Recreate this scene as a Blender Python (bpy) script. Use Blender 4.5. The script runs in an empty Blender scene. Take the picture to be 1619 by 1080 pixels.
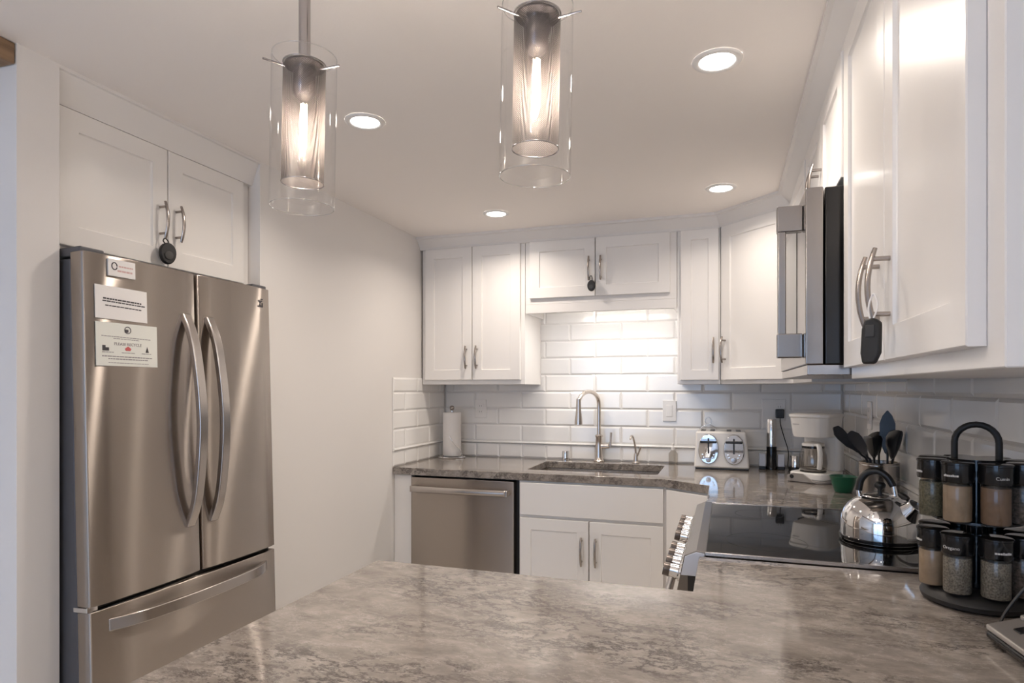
import bpy, bmesh, math, random
from mathutils import Vector, Matrix
random.seed(4)
R = math.radians
PI = math.pi
sc = bpy.context.scene
col = sc.collection

# ------------------------------------------------------------------ camera, world, lights, exposure
LX, RX, BY, CZ = -1.715, 0.585, 3.74, 2.22      # left wall, right wall, back wall, ceiling
TOP = 0.914                                      # worktop height
cam_d = bpy.data.cameras.new('camera'); cam = bpy.data.objects.new('camera', cam_d); col.objects.link(cam)
cam.location = (0, 0, 1.34); cam.rotation_euler = (R(90), 0, R(18.6))
cam_d.sensor_width = 36; cam_d.lens = 36*1010/1619; cam_d.shift_y = 74/1619; cam_d.clip_start = 0.02
sc.camera = cam
sc.view_settings.view_transform = 'Standard'; sc.view_settings.look = 'None'
sc.view_settings.gamma = 1; sc.view_settings.use_curve_mapping = False
sc.view_settings.exposure = 0.92
sc.cycles.max_bounces = 10; sc.cycles.diffuse_bounces = 5; sc.cycles.glossy_bounces = 6
sc.cycles.transparent_max_bounces = 24; sc.cycles.transmission_bounces = 8
sc.cycles.caustics_reflective = False; sc.cycles.caustics_refractive = False
sc.cycles.sample_clamp_indirect = 6; sc.cycles.use_denoising = True

w = bpy.data.worlds.new('sky'); sc.world = w; w.use_nodes = True
w.node_tree.nodes['Background'].inputs[0].default_value = (0.55, 0.70, 1.0, 1)
w.node_tree.nodes['Background'].inputs[1].default_value = 1.5

def area(name, loc, rot, sx, sy, power, color, shape='RECTANGLE', spread=180):
    l = bpy.data.lights.new(name, 'AREA'); l.shape = shape; l.size = sx; l.size_y = sy
    l.energy = power; l.color = color; l.spread = R(spread)
    o = bpy.data.objects.new(name, l); o.location = loc; o.rotation_euler = rot; col.objects.link(o); return o

WARM = (1.0, 0.885, 0.775)
DOWN = [(-0.025, 1.80), (-1.13, 1.84), (-1.10, 3.02), (-0.025, 2.95)]
for x, y in DOWN:
    area('downlight_lamp', (x, y, CZ-0.012), (0, 0, 0), 0.09, 0.09, 1.6 if (x > -0.1 and y > 2.5) else 2.6, WARM, 'DISK', 148)
for x, y in [(-1.2, -2.2), (-0.2, -2.2)]:          # unseen fill lamps added behind the camera to brighten the room
    area('room_fill', (x, y, CZ-0.012), (0, 0, 0), 0.12, 0.12, 2, WARM, 'DISK', 165)
area('uplight_fill', (-0.7, -0.7, 1.70), (R(180), 0, 0), 0.3, 0.3, 10, WARM, 'DISK')     # unseen upward fill, added behind the camera to lift the ceiling
area('window_daylight', (-1.3, -3.42, 1.25), (R(90), 0, 0), 2.5, 1.9, 6.0, (0.16, 0.55, 1.0))
area('sink_strip_lamp', (-0.60, 3.449, 1.789), (R(-20), 0, 0), 0.50, 0.014, 1.9, (1.0, 0.95, 0.9))

# ------------------------------------------------------------------ materials
def nodes_of(name):
    m = bpy.data.materials.new(name); m.use_nodes = True
    nt = m.node_tree; return m, nt, nt.nodes['Principled BSDF']

def mat(name, c, rough=0.5, metal=0.0, coat=0.0, spec=None, emit=None, estr=0, aniso=0.0, bump=None, var=0.0, vscale=6, alpha=None):
    m, nt, p = nodes_of(name)
    p.inputs['Base Color'].default_value = (*c, 1); p.inputs['Roughness'].default_value = rough
    p.inputs['Metallic'].default_value = metal; p.inputs['Coat Weight'].default_value = coat
    if coat: p.inputs['Coat Roughness'].default_value = 0.12
    if spec is not None: p.inputs['Specular IOR Level'].default_value = spec
    if emit: p.inputs['Emission Color'].default_value = (*emit, 1); p.inputs['Emission Strength'].default_value = estr
    tc = nt.nodes.new('ShaderNodeTexCoord')
    if aniso:
        p.inputs['Anisotropic'].default_value = aniso
        t = nt.nodes.new('ShaderNodeTangent'); t.direction_type = 'RADIAL'; t.axis = 'Z'
        nt.links.new(t.outputs[0], p.inputs['Tangent']); p.inputs['Anisotropic Rotation'].default_value = 0.25
    if var:
        n = nt.nodes.new('ShaderNodeTexNoise'); n.inputs['Scale'].default_value = vscale; n.inputs['Detail'].default_value = 5
        nt.links.new(tc.outputs['Object'], n.inputs['Vector'])
        r = nt.nodes.new('ShaderNodeValToRGB')
        r.color_ramp.elements[0].position = 0.3; r.color_ramp.elements[1].position = 0.7
        r.color_ramp.elements[0].color = (*[max(0, v*(1-var)) for v in c], 1)
        r.color_ramp.elements[1].color = (*[min(1, v*(1+var)) for v in c], 1)
        nt.links.new(n.outputs['Fac'], r.inputs[0]); nt.links.new(r.outputs[0], p.inputs['Base Color'])
    if bump:
        s, strength = bump
        n = nt.nodes.new('ShaderNodeTexNoise'); n.inputs['Scale'].default_value = s; n.inputs['Detail'].default_value = 3
        nt.links.new(tc.outputs['Object'], n.inputs['Vector'])
        b = nt.nodes.new('ShaderNodeBump'); b.inputs['Strength'].default_value = strength; b.inputs['Distance'].default_value = 0.01
        nt.links.new(n.outputs['Fac'], b.inputs['Height']); nt.links.new(b.outputs[0], p.inputs['Normal'])
    return m

def thin_glass(name, tint=(1, 1, 1), refl=1.0):
    m = bpy.data.materials.new(name); m.use_nodes = True; nt = m.node_tree; nt.nodes.clear()
    o = nt.nodes.new('ShaderNodeOutputMaterial'); mx = nt.nodes.new('ShaderNodeMixShader')
    t = nt.nodes.new('ShaderNodeBsdfTransparent'); t.inputs[0].default_value = (*tint, 1)
    g = nt.nodes.new('ShaderNodeBsdfGlossy'); g.inputs['Roughness'].default_value = 0.03
    lw = nt.nodes.new('ShaderNodeLayerWeight'); lw.inputs['Blend'].default_value = 0.5
    pw = nt.nodes.new('ShaderNodeMath'); pw.operation = 'POWER'; pw.inputs[1].default_value = 5
    ml = nt.nodes.new('ShaderNodeMath'); ml.operation = 'MULTIPLY_ADD'; ml.inputs[1].default_value = 0.75*refl; ml.inputs[2].default_value = 0.05*refl
    nt.links.new(lw.outputs['Facing'], pw.inputs[0]); nt.links.new(pw.outputs[0], ml.inputs[0]); nt.links.new(ml.outputs[0], mx.inputs[0])
    nt.links.new(t.outputs[0], mx.inputs[1]); nt.links.new(g.outputs[0], mx.inputs[2]); nt.links.new(mx.outputs[0], o.inputs[0])
    return m

def brushed(name, c, rough, scale, stretch, bstr, streak=0.0):
    """steel with fine horizontal brush lines: a soft lobe plus, by share streak, one drawn out upright by the brushing."""
    m = mat(name, c, rough, 1.0); nt = m.node_tree; p = nt.nodes['Principled BSDF']
    tc = nt.nodes.new('ShaderNodeTexCoord'); mp = nt.nodes.new('ShaderNodeMapping'); mp.inputs['Scale'].default_value = stretch
    n = nt.nodes.new('ShaderNodeTexNoise'); n.inputs['Scale'].default_value = scale; n.inputs['Detail'].default_value = 2
    nt.links.new(tc.outputs['Object'], mp.inputs[0]); nt.links.new(mp.outputs[0], n.inputs['Vector'])
    mr = nt.nodes.new('ShaderNodeMapRange'); mr.inputs['To Min'].default_value = rough-bstr; mr.inputs['To Max'].default_value = rough+bstr
    nt.links.new(n.outputs['Fac'], mr.inputs[0]); nt.links.new(mr.outputs[0], p.inputs['Roughness'])
    if streak:
        g = nt.nodes.new('ShaderNodeBsdfAnisotropic'); g.inputs['Color'].default_value = (*c, 1); g.inputs['Roughness'].default_value = 0.27
        g.inputs['Anisotropy'].default_value = 0.80; g.inputs['Rotation'].default_value = 0.0
        t = nt.nodes.new('ShaderNodeTangent'); t.direction_type = 'RADIAL'; t.axis = 'Z'
        nt.links.new(t.outputs[0], g.inputs['Tangent'])
        mx = nt.nodes.new('ShaderNodeMixShader'); mx.inputs[0].default_value = streak
        nt.links.new(p.outputs[0], mx.inputs[1]); nt.links.new(g.outputs[0], mx.inputs[2]); nt.links.new(mx.outputs[0], nt.nodes['Material Output'].inputs[0])
    return m

def stone(name):
    """pale warm grey stone: fine mottling, and ragged dark veins gathered in drifts."""
    m, nt, p = nodes_of(name)
    L = nt.links.new; N = nt.nodes.new
    def noise(vec, scale, detail, rough=0.6, dist=0.0):
        n = N('ShaderNodeTexNoise'); n.inputs['Scale'].default_value = scale; n.inputs['Detail'].default_value = detail
        n.inputs['Roughness'].default_value = rough; n.inputs['Distortion'].default_value = dist; L(vec, n.inputs['Vector']); return n
    def mrange(v, a, b, c, d):
        n = N('ShaderNodeMapRange'); n.clamp = True
        for i, x in zip(('From Min', 'From Max', 'To Min', 'To Max'), (a, b, c, d)): n.inputs[i].default_value = x
        L(v, n.inputs['Value']); return n.outputs[0]
    def math_(op, a, b):
        n = N('ShaderNodeMath'); n.operation = op
        for i, v in enumerate((a, b)):
            if isinstance(v, (int, float)): n.inputs[i].default_value = v
            else: L(v, n.inputs[i])
        return n.outputs[0]
    tc = N('ShaderNodeTexCoord'); mp = N('ShaderNodeMapping'); mp.inputs['Rotation'].default_value = (0, 0, R(38)); mp.inputs['Scale'].default_value = (0.75, 1.35, 1)
    L(tc.outputs['Object'], mp.inputs[0]); v = mp.outputs[0]
    mott = noise(v, 16, 10, 0.72, 0.3)
    r1 = N('ShaderNodeValToRGB'); e = r1.color_ramp.elements
    e[0].position = 0.28; e[0].color = (0.165, 0.140, 0.122, 1); e[1].position = 0.74; e[1].color = (0.415, 0.37, 0.33, 1)
    x = e.new(0.50); x.color = (0.275, 0.242, 0.215, 1)
    L(mott.outputs['Fac'], r1.inputs[0])
    def veins(scale, width, seed):
        mo = N('ShaderNodeVectorMath'); mo.operation = 'ADD'; mo.inputs[1].default_value = (seed, seed*0.7, seed*1.3); L(v, mo.inputs[0])
        n = noise(mo.outputs[0], scale, 12, 0.70, 0.15)
        d = math_('ABSOLUTE', math_('SUBTRACT', n.outputs['Fac'], 0.5), 0)
        return mrange(d, 0.0, width, 1.0, 0.0)
    drift = noise(v, 3.2, 5, 0.6, 0.6)
    mask = mrange(drift.outputs['Fac'], 0.43, 0.56, 0.08, 1.0)
    vv = math_('MAXIMUM', veins(5.5, 0.028, 1.7), math_('MULTIPLY', veins(11, 0.03, 5.1), 0.8))
    fac = math_('MULTIPLY', math_('MULTIPLY', vv, mask), 0.92)
    mc = N('ShaderNodeMix'); mc.data_type = 'RGBA'; L(fac, mc.inputs[0]); L(r1.outputs[0], mc.inputs[6]); mc.inputs[7].default_value = (0.055, 0.047, 0.043, 1)
    wv = math_('MULTIPLY', veins(9, 0.010, 9.3), 0.35)
    mw = N('ShaderNodeMix'); mw.data_type = 'RGBA'; L(wv, mw.inputs[0]); L(mc.outputs[2], mw.inputs[6]); mw.inputs[7].default_value = (0.60, 0.56, 0.52, 1)
    L(mw.outputs[2], p.inputs['Base Color'])
    p.inputs['Roughness'].default_value = 0.075; p.inputs['Specular IOR Level'].default_value = 0.62
    return m

def perforated(name):
    """metal sheet drilled with a fine staggered grid of round holes (angle and height of the cylinder)."""
    m = bpy.data.materials.new(name); m.use_nodes = True; nt = m.node_tree; L = nt.links.new; N = nt.nodes.new
    p = nt.nodes['Principled BSDF']; out = nt.nodes['Material Output']
    p.inputs['Base Color'].default_value = (0.055, 0.046, 0.042, 1); p.inputs['Metallic'].default_value = 0.1; p.inputs['Roughness'].default_value = 0.5; p.inputs['Specular IOR Level'].default_value = 0.25
    def M(op, a, b=None):
        n = N('ShaderNodeMath'); n.operation = op
        for i, v in enumerate((a, b)):
            if v is None: continue
            if isinstance(v, (int, float)): n.inputs[i].default_value = v
            else: L(v, n.inputs[i])
        return n.outputs[0]
    tc = N('ShaderNodeTexCoord'); sp = N('ShaderNodeSeparateXYZ'); L(tc.outputs['Object'], sp.inputs[0])
    ang = M('ARCTAN2', sp.outputs[1], sp.outputs[0])
    u = M('MULTIPLY', ang, 0.037/0.0031); v = M('MULTIPLY', sp.outputs[2], 1/0.0031)
    s = M('ADD', u, v); d = M('SUBTRACT', u, v)
    fa = M('SUBTRACT', M('FRACT', s), 0.5); fb = M('SUBTRACT', M('FRACT', d), 0.5)
    r2 = M('ADD', M('MULTIPLY', fa, fa), M('MULTIPLY', fb, fb))
    hole = M('LESS_THAN', r2, 0.125)
    t = N('ShaderNodeBsdfTransparent'); mx = N('ShaderNodeMixShader')
    L(hole, mx.inputs[0]); L(p.outputs[0], mx.inputs[1]); L(t.outputs[0], mx.inputs[2]); L(mx.outputs[0], out.inputs[0])
    return m

def wood(name, a, b):
    m, nt, p = nodes_of(name); L = nt.links.new; N = nt.nodes.new
    tc = N('ShaderNodeTexCoord'); mp = N('ShaderNodeMapping'); mp.inputs['Scale'].default_value = (14, 1.2, 14); L(tc.outputs['Object'], mp.inputs[0])
    n = N('ShaderNodeTexNoise'); n.inputs['Scale'].default_value = 3; n.inputs['Detail'].default_value = 8; L(mp.outputs[0], n.inputs['Vector'])
    r = N('ShaderNodeValToRGB'); r.color_ramp.elements[0].color = (*a, 1); r.color_ramp.elements[1].color = (*b, 1)
    r.color_ramp.elements[0].position = 0.35; r.color_ramp.elements[1].position = 0.65
    L(n.outputs['Fac'], r.inputs[0]); L(r.outputs[0], p.inputs['Base Color']); p.inputs['Roughness'].default_value = 0.6
    return m

MT = dict(
    wall=mat('wall_paint', (0.79, 0.765, 0.745), 0.62, bump=(220, 0.02)),
    ceil=mat('ceiling_paint', (0.92, 0.87, 0.83), 0.85, bump=(160, 0.03)),
    cab=mat('cabinet_paint', (0.82, 0.795, 0.77), 0.33, coat=0.12),
    trim=mat('trim_paint', (0.79, 0.765, 0.745), 0.4),
    tile=mat('tile_glaze', (0.86, 0.845, 0.825), 0.10, spec=0.6),
    grout=mat('tile_grout', (0.78, 0.76, 0.74), 0.8),
    floor=wood('floor_boards', (0.56, 0.52, 0.47), (0.70, 0.66, 0.61)),
    beam=wood('beam_wood', (0.16, 0.095, 0.05), (0.30, 0.19, 0.11)),
    stone=stone('worktop_stone'),
    steel=brushed('brushed_steel', (0.45, 0.40, 0.36), 0.30, 60, (3, 3, 60), 0.01, 0.8),
    steel2=brushed('satin_steel', (0.50, 0.465, 0.44), 0.24, 60, (3, 3, 50), 0.04),
    sidegrey=mat('fridge_side_paint', (0.10, 0.10, 0.11), 0.45, 0.3),
    darkmetal=mat('pull_metal', (0.40, 0.36, 0.335), 0.22, 1.0),
    panel=brushed('panel_steel', (0.21, 0.19, 0.175), 0.32, 60, (60, 3, 3), 0.04),
    knob=mat('knob_finish', (0.13, 0.11, 0.10), 0.35, 0.7),
    panel2=brushed('dark_steel', (0.36, 0.335, 0.32), 0.22, 60, (3, 60, 3), 0.03),
    chrome=mat('chrome', (0.82, 0.82, 0.83), 0.045, 1.0),
    rod=mat('rod_nickel', (0.42, 0.40, 0.40), 0.16, 1.0),
    sink=mat('sink_steel', (0.66, 0.63, 0.60), 0.2, 1.0),
    nickel=mat('brushed_nickel', (0.66, 0.60, 0.55), 0.24, 1.0),
    black=mat('black_plastic', (0.012, 0.012, 0.013), 0.35),
    gloss_black=mat('gloss_black', (0.008, 0.008, 0.009), 0.12),
    rubber=mat('black_rubber', (0.016, 0.015, 0.015), 0.55),
    navy=mat('dark_nylon', (0.028, 0.032, 0.042), 0.38),
    glasstop=mat('ceramic_glass', (0.006, 0.006, 0.007), 0.03, spec=0.75),
    ring=mat('burner_print', (0.05, 0.05, 0.052), 0.25),
    white=mat('white_plastic', (0.80, 0.775, 0.74), 0.28, coat=0.2),
    plate=mat('plate_plastic', (0.83, 0.81, 0.79), 0.3),
    paper=mat('paper', (0.82, 0.80, 0.79), 0.75),
    papergreen=mat('notice_paper', (0.76, 0.77, 0.72), 0.7),
    towel=mat('paper_towel', (0.82, 0.79, 0.77), 0.92, bump=(300, 0.15)),
    ink=mat('ink', (0.06, 0.055, 0.06), 0.7), inkgrey=mat('grey_ink', (0.30, 0.28, 0.29), 0.7),
    inkred=mat('red_ink', (0.55, 0.12, 0.12), 0.7), inkpink=mat('pink_ink', (0.62, 0.42, 0.40), 0.7),
    grey=mat('grey_plastic', (0.27, 0.25, 0.235), 0.4),
    green=mat('green_plastic', (0.008, 0.11, 0.055), 0.3),
    lime=mat('pale_green_plastic', (0.52, 0.54, 0.34), 0.4),
    silver=mat('silver_plastic', (0.50, 0.47, 0.44), 0.3, 0.6),
    clear=thin_glass('clear_glass', refl=0.9), jar=thin_glass('jar_glass', (0.95, 0.95, 0.94), 0.9),
    button=mat('latch_button', (0.045, 0.042, 0.04), 0.4),
    rim=thin_glass('glass_edge', (0.92, 0.92, 0.92), 3.0),
    carafe=thin_glass('carafe_glass', (0.66, 0.64, 0.62), 2.2),
    smoke=thin_glass('pane_glass', (0.97, 0.98, 0.99), 0.8),
    liquid=thin_glass('soap_plastic', (0.80, 0.78, 0.75), 0.8),
    mesh=perforated('perforated_metal'),
    fil=mat('filament', (1, 0.8, 0.6), 0.5, emit=(1.0, 0.80, 0.58), estr=28),
    lens=mat('light_lens', (1, 1, 1), 0.5, emit=(1.0, 0.95, 0.90), estr=9),
    strip=mat('strip_lens', (1, 1, 1), 0.5, emit=(1.0, 0.97, 0.93), estr=5),
    tan=mat('tan_spice', (0.30, 0.215, 0.14), 0.85, var=0.12, vscale=60),
    brown=mat('brown_spice', (0.19, 0.115, 0.07), 0.85, var=0.12, vscale=60),
    herb=mat('green_herb', (0.10, 0.09, 0.055), 0.9, var=0.65, vscale=260),
    flake=mat('grey_herb', (0.17, 0.15, 0.12), 0.9, var=0.6, vscale=320),
    pepper=mat('dark_spice', (0.10, 0.075, 0.06), 0.9, var=0.7, vscale=240),
    letter=mat('lid_lettering', (0.62, 0.60, 0.58), 0.5),
    bluewhite=mat('opal_plastic', (0.62, 0.66, 0.75), 0.3),
)

# ------------------------------------------------------------------ mesh helpers
class MB:
    def __init__(self): self.bm = bmesh.new()
    def quadbox(self, P):
        v = [self.bm.verts.new(p) for p in P]
        for f in ((0, 3, 2, 1), (4, 5, 6, 7), (0, 1, 5, 4), (1, 2, 6, 5), (2, 3, 7, 6), (3, 0, 4, 7)):
            self.bm.faces.new([v[i] for i in f])
        return self
    def box(self, x0, x1, y0, y1, z0, z1):
        return self.quadbox([(x0, y0, z0), (x1, y0, z0), (x1, y1, z0), (x0, y1, z0), (x0, y0, z1), (x1, y0, z1), (x1, y1, z1), (x0, y1, z1)])
    def prism(self, pts, z0, z1, axis='z'):
        def P(a, b, c): return (a, b, c) if axis == 'z' else ((a, c, b) if axis == 'y' else (c, a, b))
        lo = [self.bm.verts.new(P(a, b, z0)) for a, b in pts]; hi = [self.bm.verts.new(P(a, b, z1)) for a, b in pts]
        n = len(pts); self.bm.faces.new(lo[::-1]); self.bm.faces.new(hi)
        for i in range(n): self.bm.faces.new((lo[i], lo[(i+1) % n], hi[(i+1) % n], hi[i]))
        return self
    def lathe(self, prof, seg=32, c=(0, 0, 0), M=None):
        rings = []
        for r, z in prof:
            if r < 1e-6: rings.append([self.bm.verts.new((c[0], c[1], c[2]+z))])
            else: rings.append([self.bm.verts.new((c[0]+r*math.cos(2*PI*k/seg), c[1]+r*math.sin(2*PI*k/seg), c[2]+z)) for k in range(seg)])
        if M is not None:
            for rg in rings:
                for v in rg: v.co = M @ v.co
        for a, b in zip(rings, rings[1:]):
            for k in range(seg):
                k2 = (k+1) % seg
                if len(a) == 1 and len(b) == 1: continue
                if len(a) == 1: self.bm.faces.new((a[0], b[k2], b[k]))
                elif len(b) == 1: self.bm.faces.new((a[k], a[k2], b[0]))
                else: self.bm.faces.new((a[k], a[k2], b[k2], b[k]))
        return self
    def tube(self, path, r, seg=10, flat=1.0, cap=True, up=None):
        path = [Vector(p) for p in path]; n = len(path)
        rr = r if isinstance(r, (list, tuple)) else [r]*n
        T = [(path[min(i+1, n-1)]-path[max(i-1, 0)]).normalized() for i in range(n)]
        a = Vector(up) if up else (Vector((0, 0, 1)) if abs(T[0].z) < 0.9 else Vector((1, 0, 0)))
        u = (a - T[0]*a.dot(T[0])).normalized(); rings = []
        for i in range(n):
            u = (u - T[i]*u.dot(T[i])).normalized(); v = T[i].cross(u)
            rings.append([self.bm.verts.new(path[i] + u*(rr[i]*flat*math.cos(2*PI*k/seg)) + v*(rr[i]*math.sin(2*PI*k/seg))) for k in range(seg)])
        for A, B in zip(rings, rings[1:]):
            for k in range(seg): self.bm.faces.new((A[k], A[(k+1) % seg], B[(k+1) % seg], B[k]))
        if cap: self.bm.faces.new(rings[0][::-1]); self.bm.faces.new(rings[-1])
        return self
    def build(self, name, m, parent=None, smooth=0, bevel=0, seg=2, sub=0, at=None, solid=0):
        bm = self.bm
        bmesh.ops.recalc_face_normals(bm, faces=bm.faces[:])
        me = bpy.data.meshes.new(name); bm.to_mesh(me); bm.free()
        ms = m if isinstance(m, (list, tuple)) else [m]
        for x in ms: me.materials.append(x)
        o = bpy.data.objects.new(name, me); col.objects.link(o)
        if smooth or sub:
            me.polygons.foreach_set('use_smooth', [True]*len(me.polygons))
            if smooth: me.set_sharp_from_angle(angle=R(smooth))
        if solid:
            md = o.modifiers.new('thick', 'SOLIDIFY'); md.thickness = solid; md.offset = 0
        if bevel:
            md = o.modifiers.new('bevel', 'BEVEL'); md.width = bevel; md.segments = seg; md.limit_method = 'ANGLE'; md.angle_limit = R(40)
            if seg > 1 and not smooth:
                me.polygons.foreach_set('use_smooth', [True]*len(me.polygons)); md.harden_normals = True
        if sub:
            md = o.modifiers.new('sub', 'SUBSURF'); md.levels = sub; md.render_levels = sub
        if parent: o.parent = parent
        if at: o.location = at
        return o

def tag(o, label=None, cat=None, group=None, kind=None):
    if label: o['label'] = label
    if cat: o['category'] = cat
    if group: o['group'] = group
    if kind: o['kind'] = kind
    return o
def thing(name, label, cat, loc=(0, 0, 0), rz=0, group=None, rot=None):
    o = bpy.data.objects.new(name, None); col.objects.link(o); o.empty_display_size = 0.05
    o.location = loc; o.rotation_euler = rot if rot else (0, 0, rz)
    return tag(o, label, cat, group)
def struct(name, mb, m, **k): return tag(mb.build(name, m, **k), kind='structure')
def copy_tree(o, parent=None):
    c = o.copy(); col.objects.link(c)
    if parent: c.parent = parent
    for ch in list(o.children): copy_tree(ch, c)
    return c
def smooth_path(pts, n=8):
    P = [Vector(p) for p in pts]; out = []
    for i in range(len(P)-1):
        p0, p1, p2, p3 = P[max(i-1, 0)], P[i], P[i+1], P[min(i+2, len(P)-1)]
        for k in range(n):
            t = k/n
            out.append(0.5*((2*p1)+(p2-p0)*t+(2*p0-5*p1+4*p2-p3)*t*t+(3*p1-p0-3*p2+p3)*t**3))
    return out+[P[-1]]
def text_bm(s, size, depth=0.0004, align='CENTER'):
    """letters standing in the x-z plane, facing -y, centred at the origin."""
    cu = bpy.data.curves.new('lettering', 'FONT'); cu.body = s; cu.size = size; cu.align_x = align; cu.align_y = 'CENTER'; cu.extrude = depth
    cu.resolution_u = 3
    t = bpy.data.objects.new('lettering', cu); col.objects.link(t)
    bpy.context.view_layer.update()
    me = bpy.data.meshes.new_from_object(t.evaluated_get(bpy.context.evaluated_depsgraph_get()))
    bpy.data.objects.remove(t); bpy.data.curves.remove(cu)
    mb = MB(); mb.bm.from_mesh(me); bpy.data.meshes.remove(me)
    for v in mb.bm.verts: v.co = Vector((v.co.x, -v.co.z, v.co.y))
    return mb

# ------------------------------------------------------------------ the setting
FX0, FY0 = -3.2, -3.5
struct('floor', MB().box(FX0-0.1, RX+0.1, FY0-0.1, BY+0.1, -0.06, 0), MT['floor'])
struct('ceiling', MB().box(FX0-0.1, RX+0.1, FY0-0.1, BY+0.1, CZ, CZ+0.06), MT['ceil'])
struct('wall_left', MB().prism([(LX, BY+0.1), (LX, 2.035), (-2.45, 2.035), (-2.45, 1.25), (LX, 1.25), (LX, 1.140), (FX0-0.1, 1.140), (FX0-0.1, BY+0.1)], 0, CZ), MT['wall'])
struct('wall_back', MB().box(LX, RX+0.1, BY, BY+0.1, 0, CZ), MT['wall'])
struct('wall_right', MB().box(RX, RX+0.1, FY0-0.1, BY, 0, CZ), MT['wall'])
struct('wall_living', MB().box(FX0-0.1, FX0, FY0-0.1, 1.126, 0, CZ), MT['wall'])
wf = MB(); wx0, wx1, wz0, wz1 = -2.6, 0.0, 0.25, 2.1
wf.box(FX0, wx0, FY0-0.1, FY0, 0, CZ); wf.box(wx1, RX, FY0-0.1, FY0, 0, CZ); wf.box(wx0, wx1, FY0-0.1, FY0, 0, wz0); wf.box(wx0, wx1, FY0-0.1, FY0, wz1, CZ)
struct('wall_front', wf, MT['wall'])
win = struct('window_1', MB().box(wx0, wx1, FY0-0.06, FY0-0.055, wz0, wz1), MT['smoke'])
fr = MB()
for a in (wx0, (wx0+wx1)/2-0.03, wx1-0.06): fr.box(a, a+0.06, FY0-0.085, FY0-0.03, wz0, wz1)
fr.box(wx0, wx1, FY0-0.085, FY0-0.03, wz0, wz0+0.06); fr.box(wx0, wx1, FY0-0.085, FY0-0.03, wz1-0.06, wz1)
fr.build('window_frame', MT['trim'], win)
bm_ = MB().box(LX-0.16, LX-0.002, FY0+0.02, 1.138, CZ-0.055, CZ-0.001).build('ceiling_beam', MT['beam'], bevel=0.004)
tag(bm_, 'rough brown wooden beam under the ceiling at the far left edge', 'beam')

# crown moulding: over the back, diagonal and right cabinets; over the fridge cabinet
def sweep(sections):
    mb = MB(); rings = [[mb.bm.verts.new(p) for p in s] for s in sections]
    for a, b in zip(rings, rings[1:]):
        n = len(a)
        for k in range(n): mb.bm.faces.new((a[k], a[(k+1) % n], b[(k+1) % n], b[k]))
    mb.bm.faces.new(rings[0][::-1]); mb.bm.faces.new(rings[-1]); return mb
p = 0.065; zb = 2.152
base = [(LX, 3.41, 0, -1), (-0.03, 3.41, -0.414, -1), (0.28, 3.10, -1, -0.414), (0.28, 0.806, -1, 0)]
struct('trim_1', sweep([[(x, y, zb), (x+nx*0.012, y+ny*0.012, zb), (x+nx*0.016, y+ny*0.016, zb+0.012), (x+nx*p*0.8, y+ny*p*0.8, CZ-0.016), (x+nx*p, y+ny*p, CZ-0.014), (x+nx*p, y+ny*p, CZ), (x, y, CZ)] for x, y, nx, ny in base]), MT['trim'])
struct('trim_2', sweep([[(-1.77, y, 2.128), (-1.752, y, 2.128), (-1.748, y, 2.138), (-1.722, y, CZ-0.012), (LX, y, CZ-0.010), (LX, y, CZ), (-1.77, y, CZ)] for y in (1.25, 2.035)]), MT['trim'])

# bevelled wall tiles
def tiles(mp, u0, u1, rows, th=0.008, bev=0.009, g=0.0018):
    mb = MB(); bm = mb.bm
    z0, z1 = rows[0][0], rows[-1][1]
    f = bm.faces.new([bm.verts.new(mp(*q)) for q in ((u0, z0, 0.0015), (u1, z0, 0.0015), (u1, z1, 0.0015), (u0, z1, 0.0015))]); f.material_index = 1
    for a, b, off, wd in rows:
        k = math.floor((u0-off)/wd); x = off+k*wd
        while x < u1:
            s, e = max(x, u0)+g/2, min(x+wd, u1)-g/2; x += wd
            if e-s < 0.012: continue
            bv = min(bev, (e-s)/3, (b-a)/3)
            lo = [bm.verts.new(mp(*q)) for q in ((s, a+g/2, 0.0012), (e, a+g/2, 0.0012), (e, b-g/2, 0.0012), (s, b-g/2, 0.0012))]
            md = [bm.verts.new(mp(*q)) for q in ((s, a+g/2, th*0.45), (e, a+g/2, th*0.45), (e, b-g/2, th*0.45), (s, b-g/2, th*0.45))]
            hi = [bm.verts.new(mp(*q)) for q in ((s+bv, a+g/2+bv, th), (e-bv, a+g/2+bv, th), (e-bv, b-g/2-bv, th), (s+bv, b-g/2-bv, th))]
            bm.faces.new(hi)
            for i in range(4):
                j = (i+1) % 4
                bm.faces.new((lo[i], lo[j], md[j], md[i])); bm.faces.new((md[i], md[j], hi[j], hi[i]))
    return mb
def rows_for(ztop, o1, o2, os):
    r = [(TOP+0.001, 0.999, os, 0.152)]; z = 1.014; k = 0
    while z < ztop-0.01:
        r.append((z, min(z+0.1015, ztop), (o1, o2)[k % 2], 0.305)); z += 0.1015; k += 1
    return r
struct('backsplash_back', tiles(lambda u, z, d: (u, BY-d, z), -1.706, RX-0.009, rows_for(1.80, -1.195, -1.043, -1.19)), [MT['tile'], MT['grout']])
struct('backsplash_right', tiles(lambda u, z, d: (RX-d, u, z), 0.35, BY-0.009, rows_for(1.39, 2.02, 1.868, 2.0)), [MT['tile'], MT['grout']])
struct('backsplash_left', tiles(lambda u, z, d: (LX+d, u, z), 3.066, BY-0.009, rows_for(1.40, 3.2, 3.35, 3.2)), [MT['tile'], MT['grout']])
def rail(P, nrm):
    secs = []
    prof = [(0, -0.008), (0.010, -0.007), (0.015, 0), (0.010, 0.007), (0, 0.008)]
    for (x, y), (nx, ny) in zip(P, nrm): secs.append([(x+nx*d, y+ny*d, 1.0065+h) for d, h in prof])
    return sweep(secs)
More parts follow.
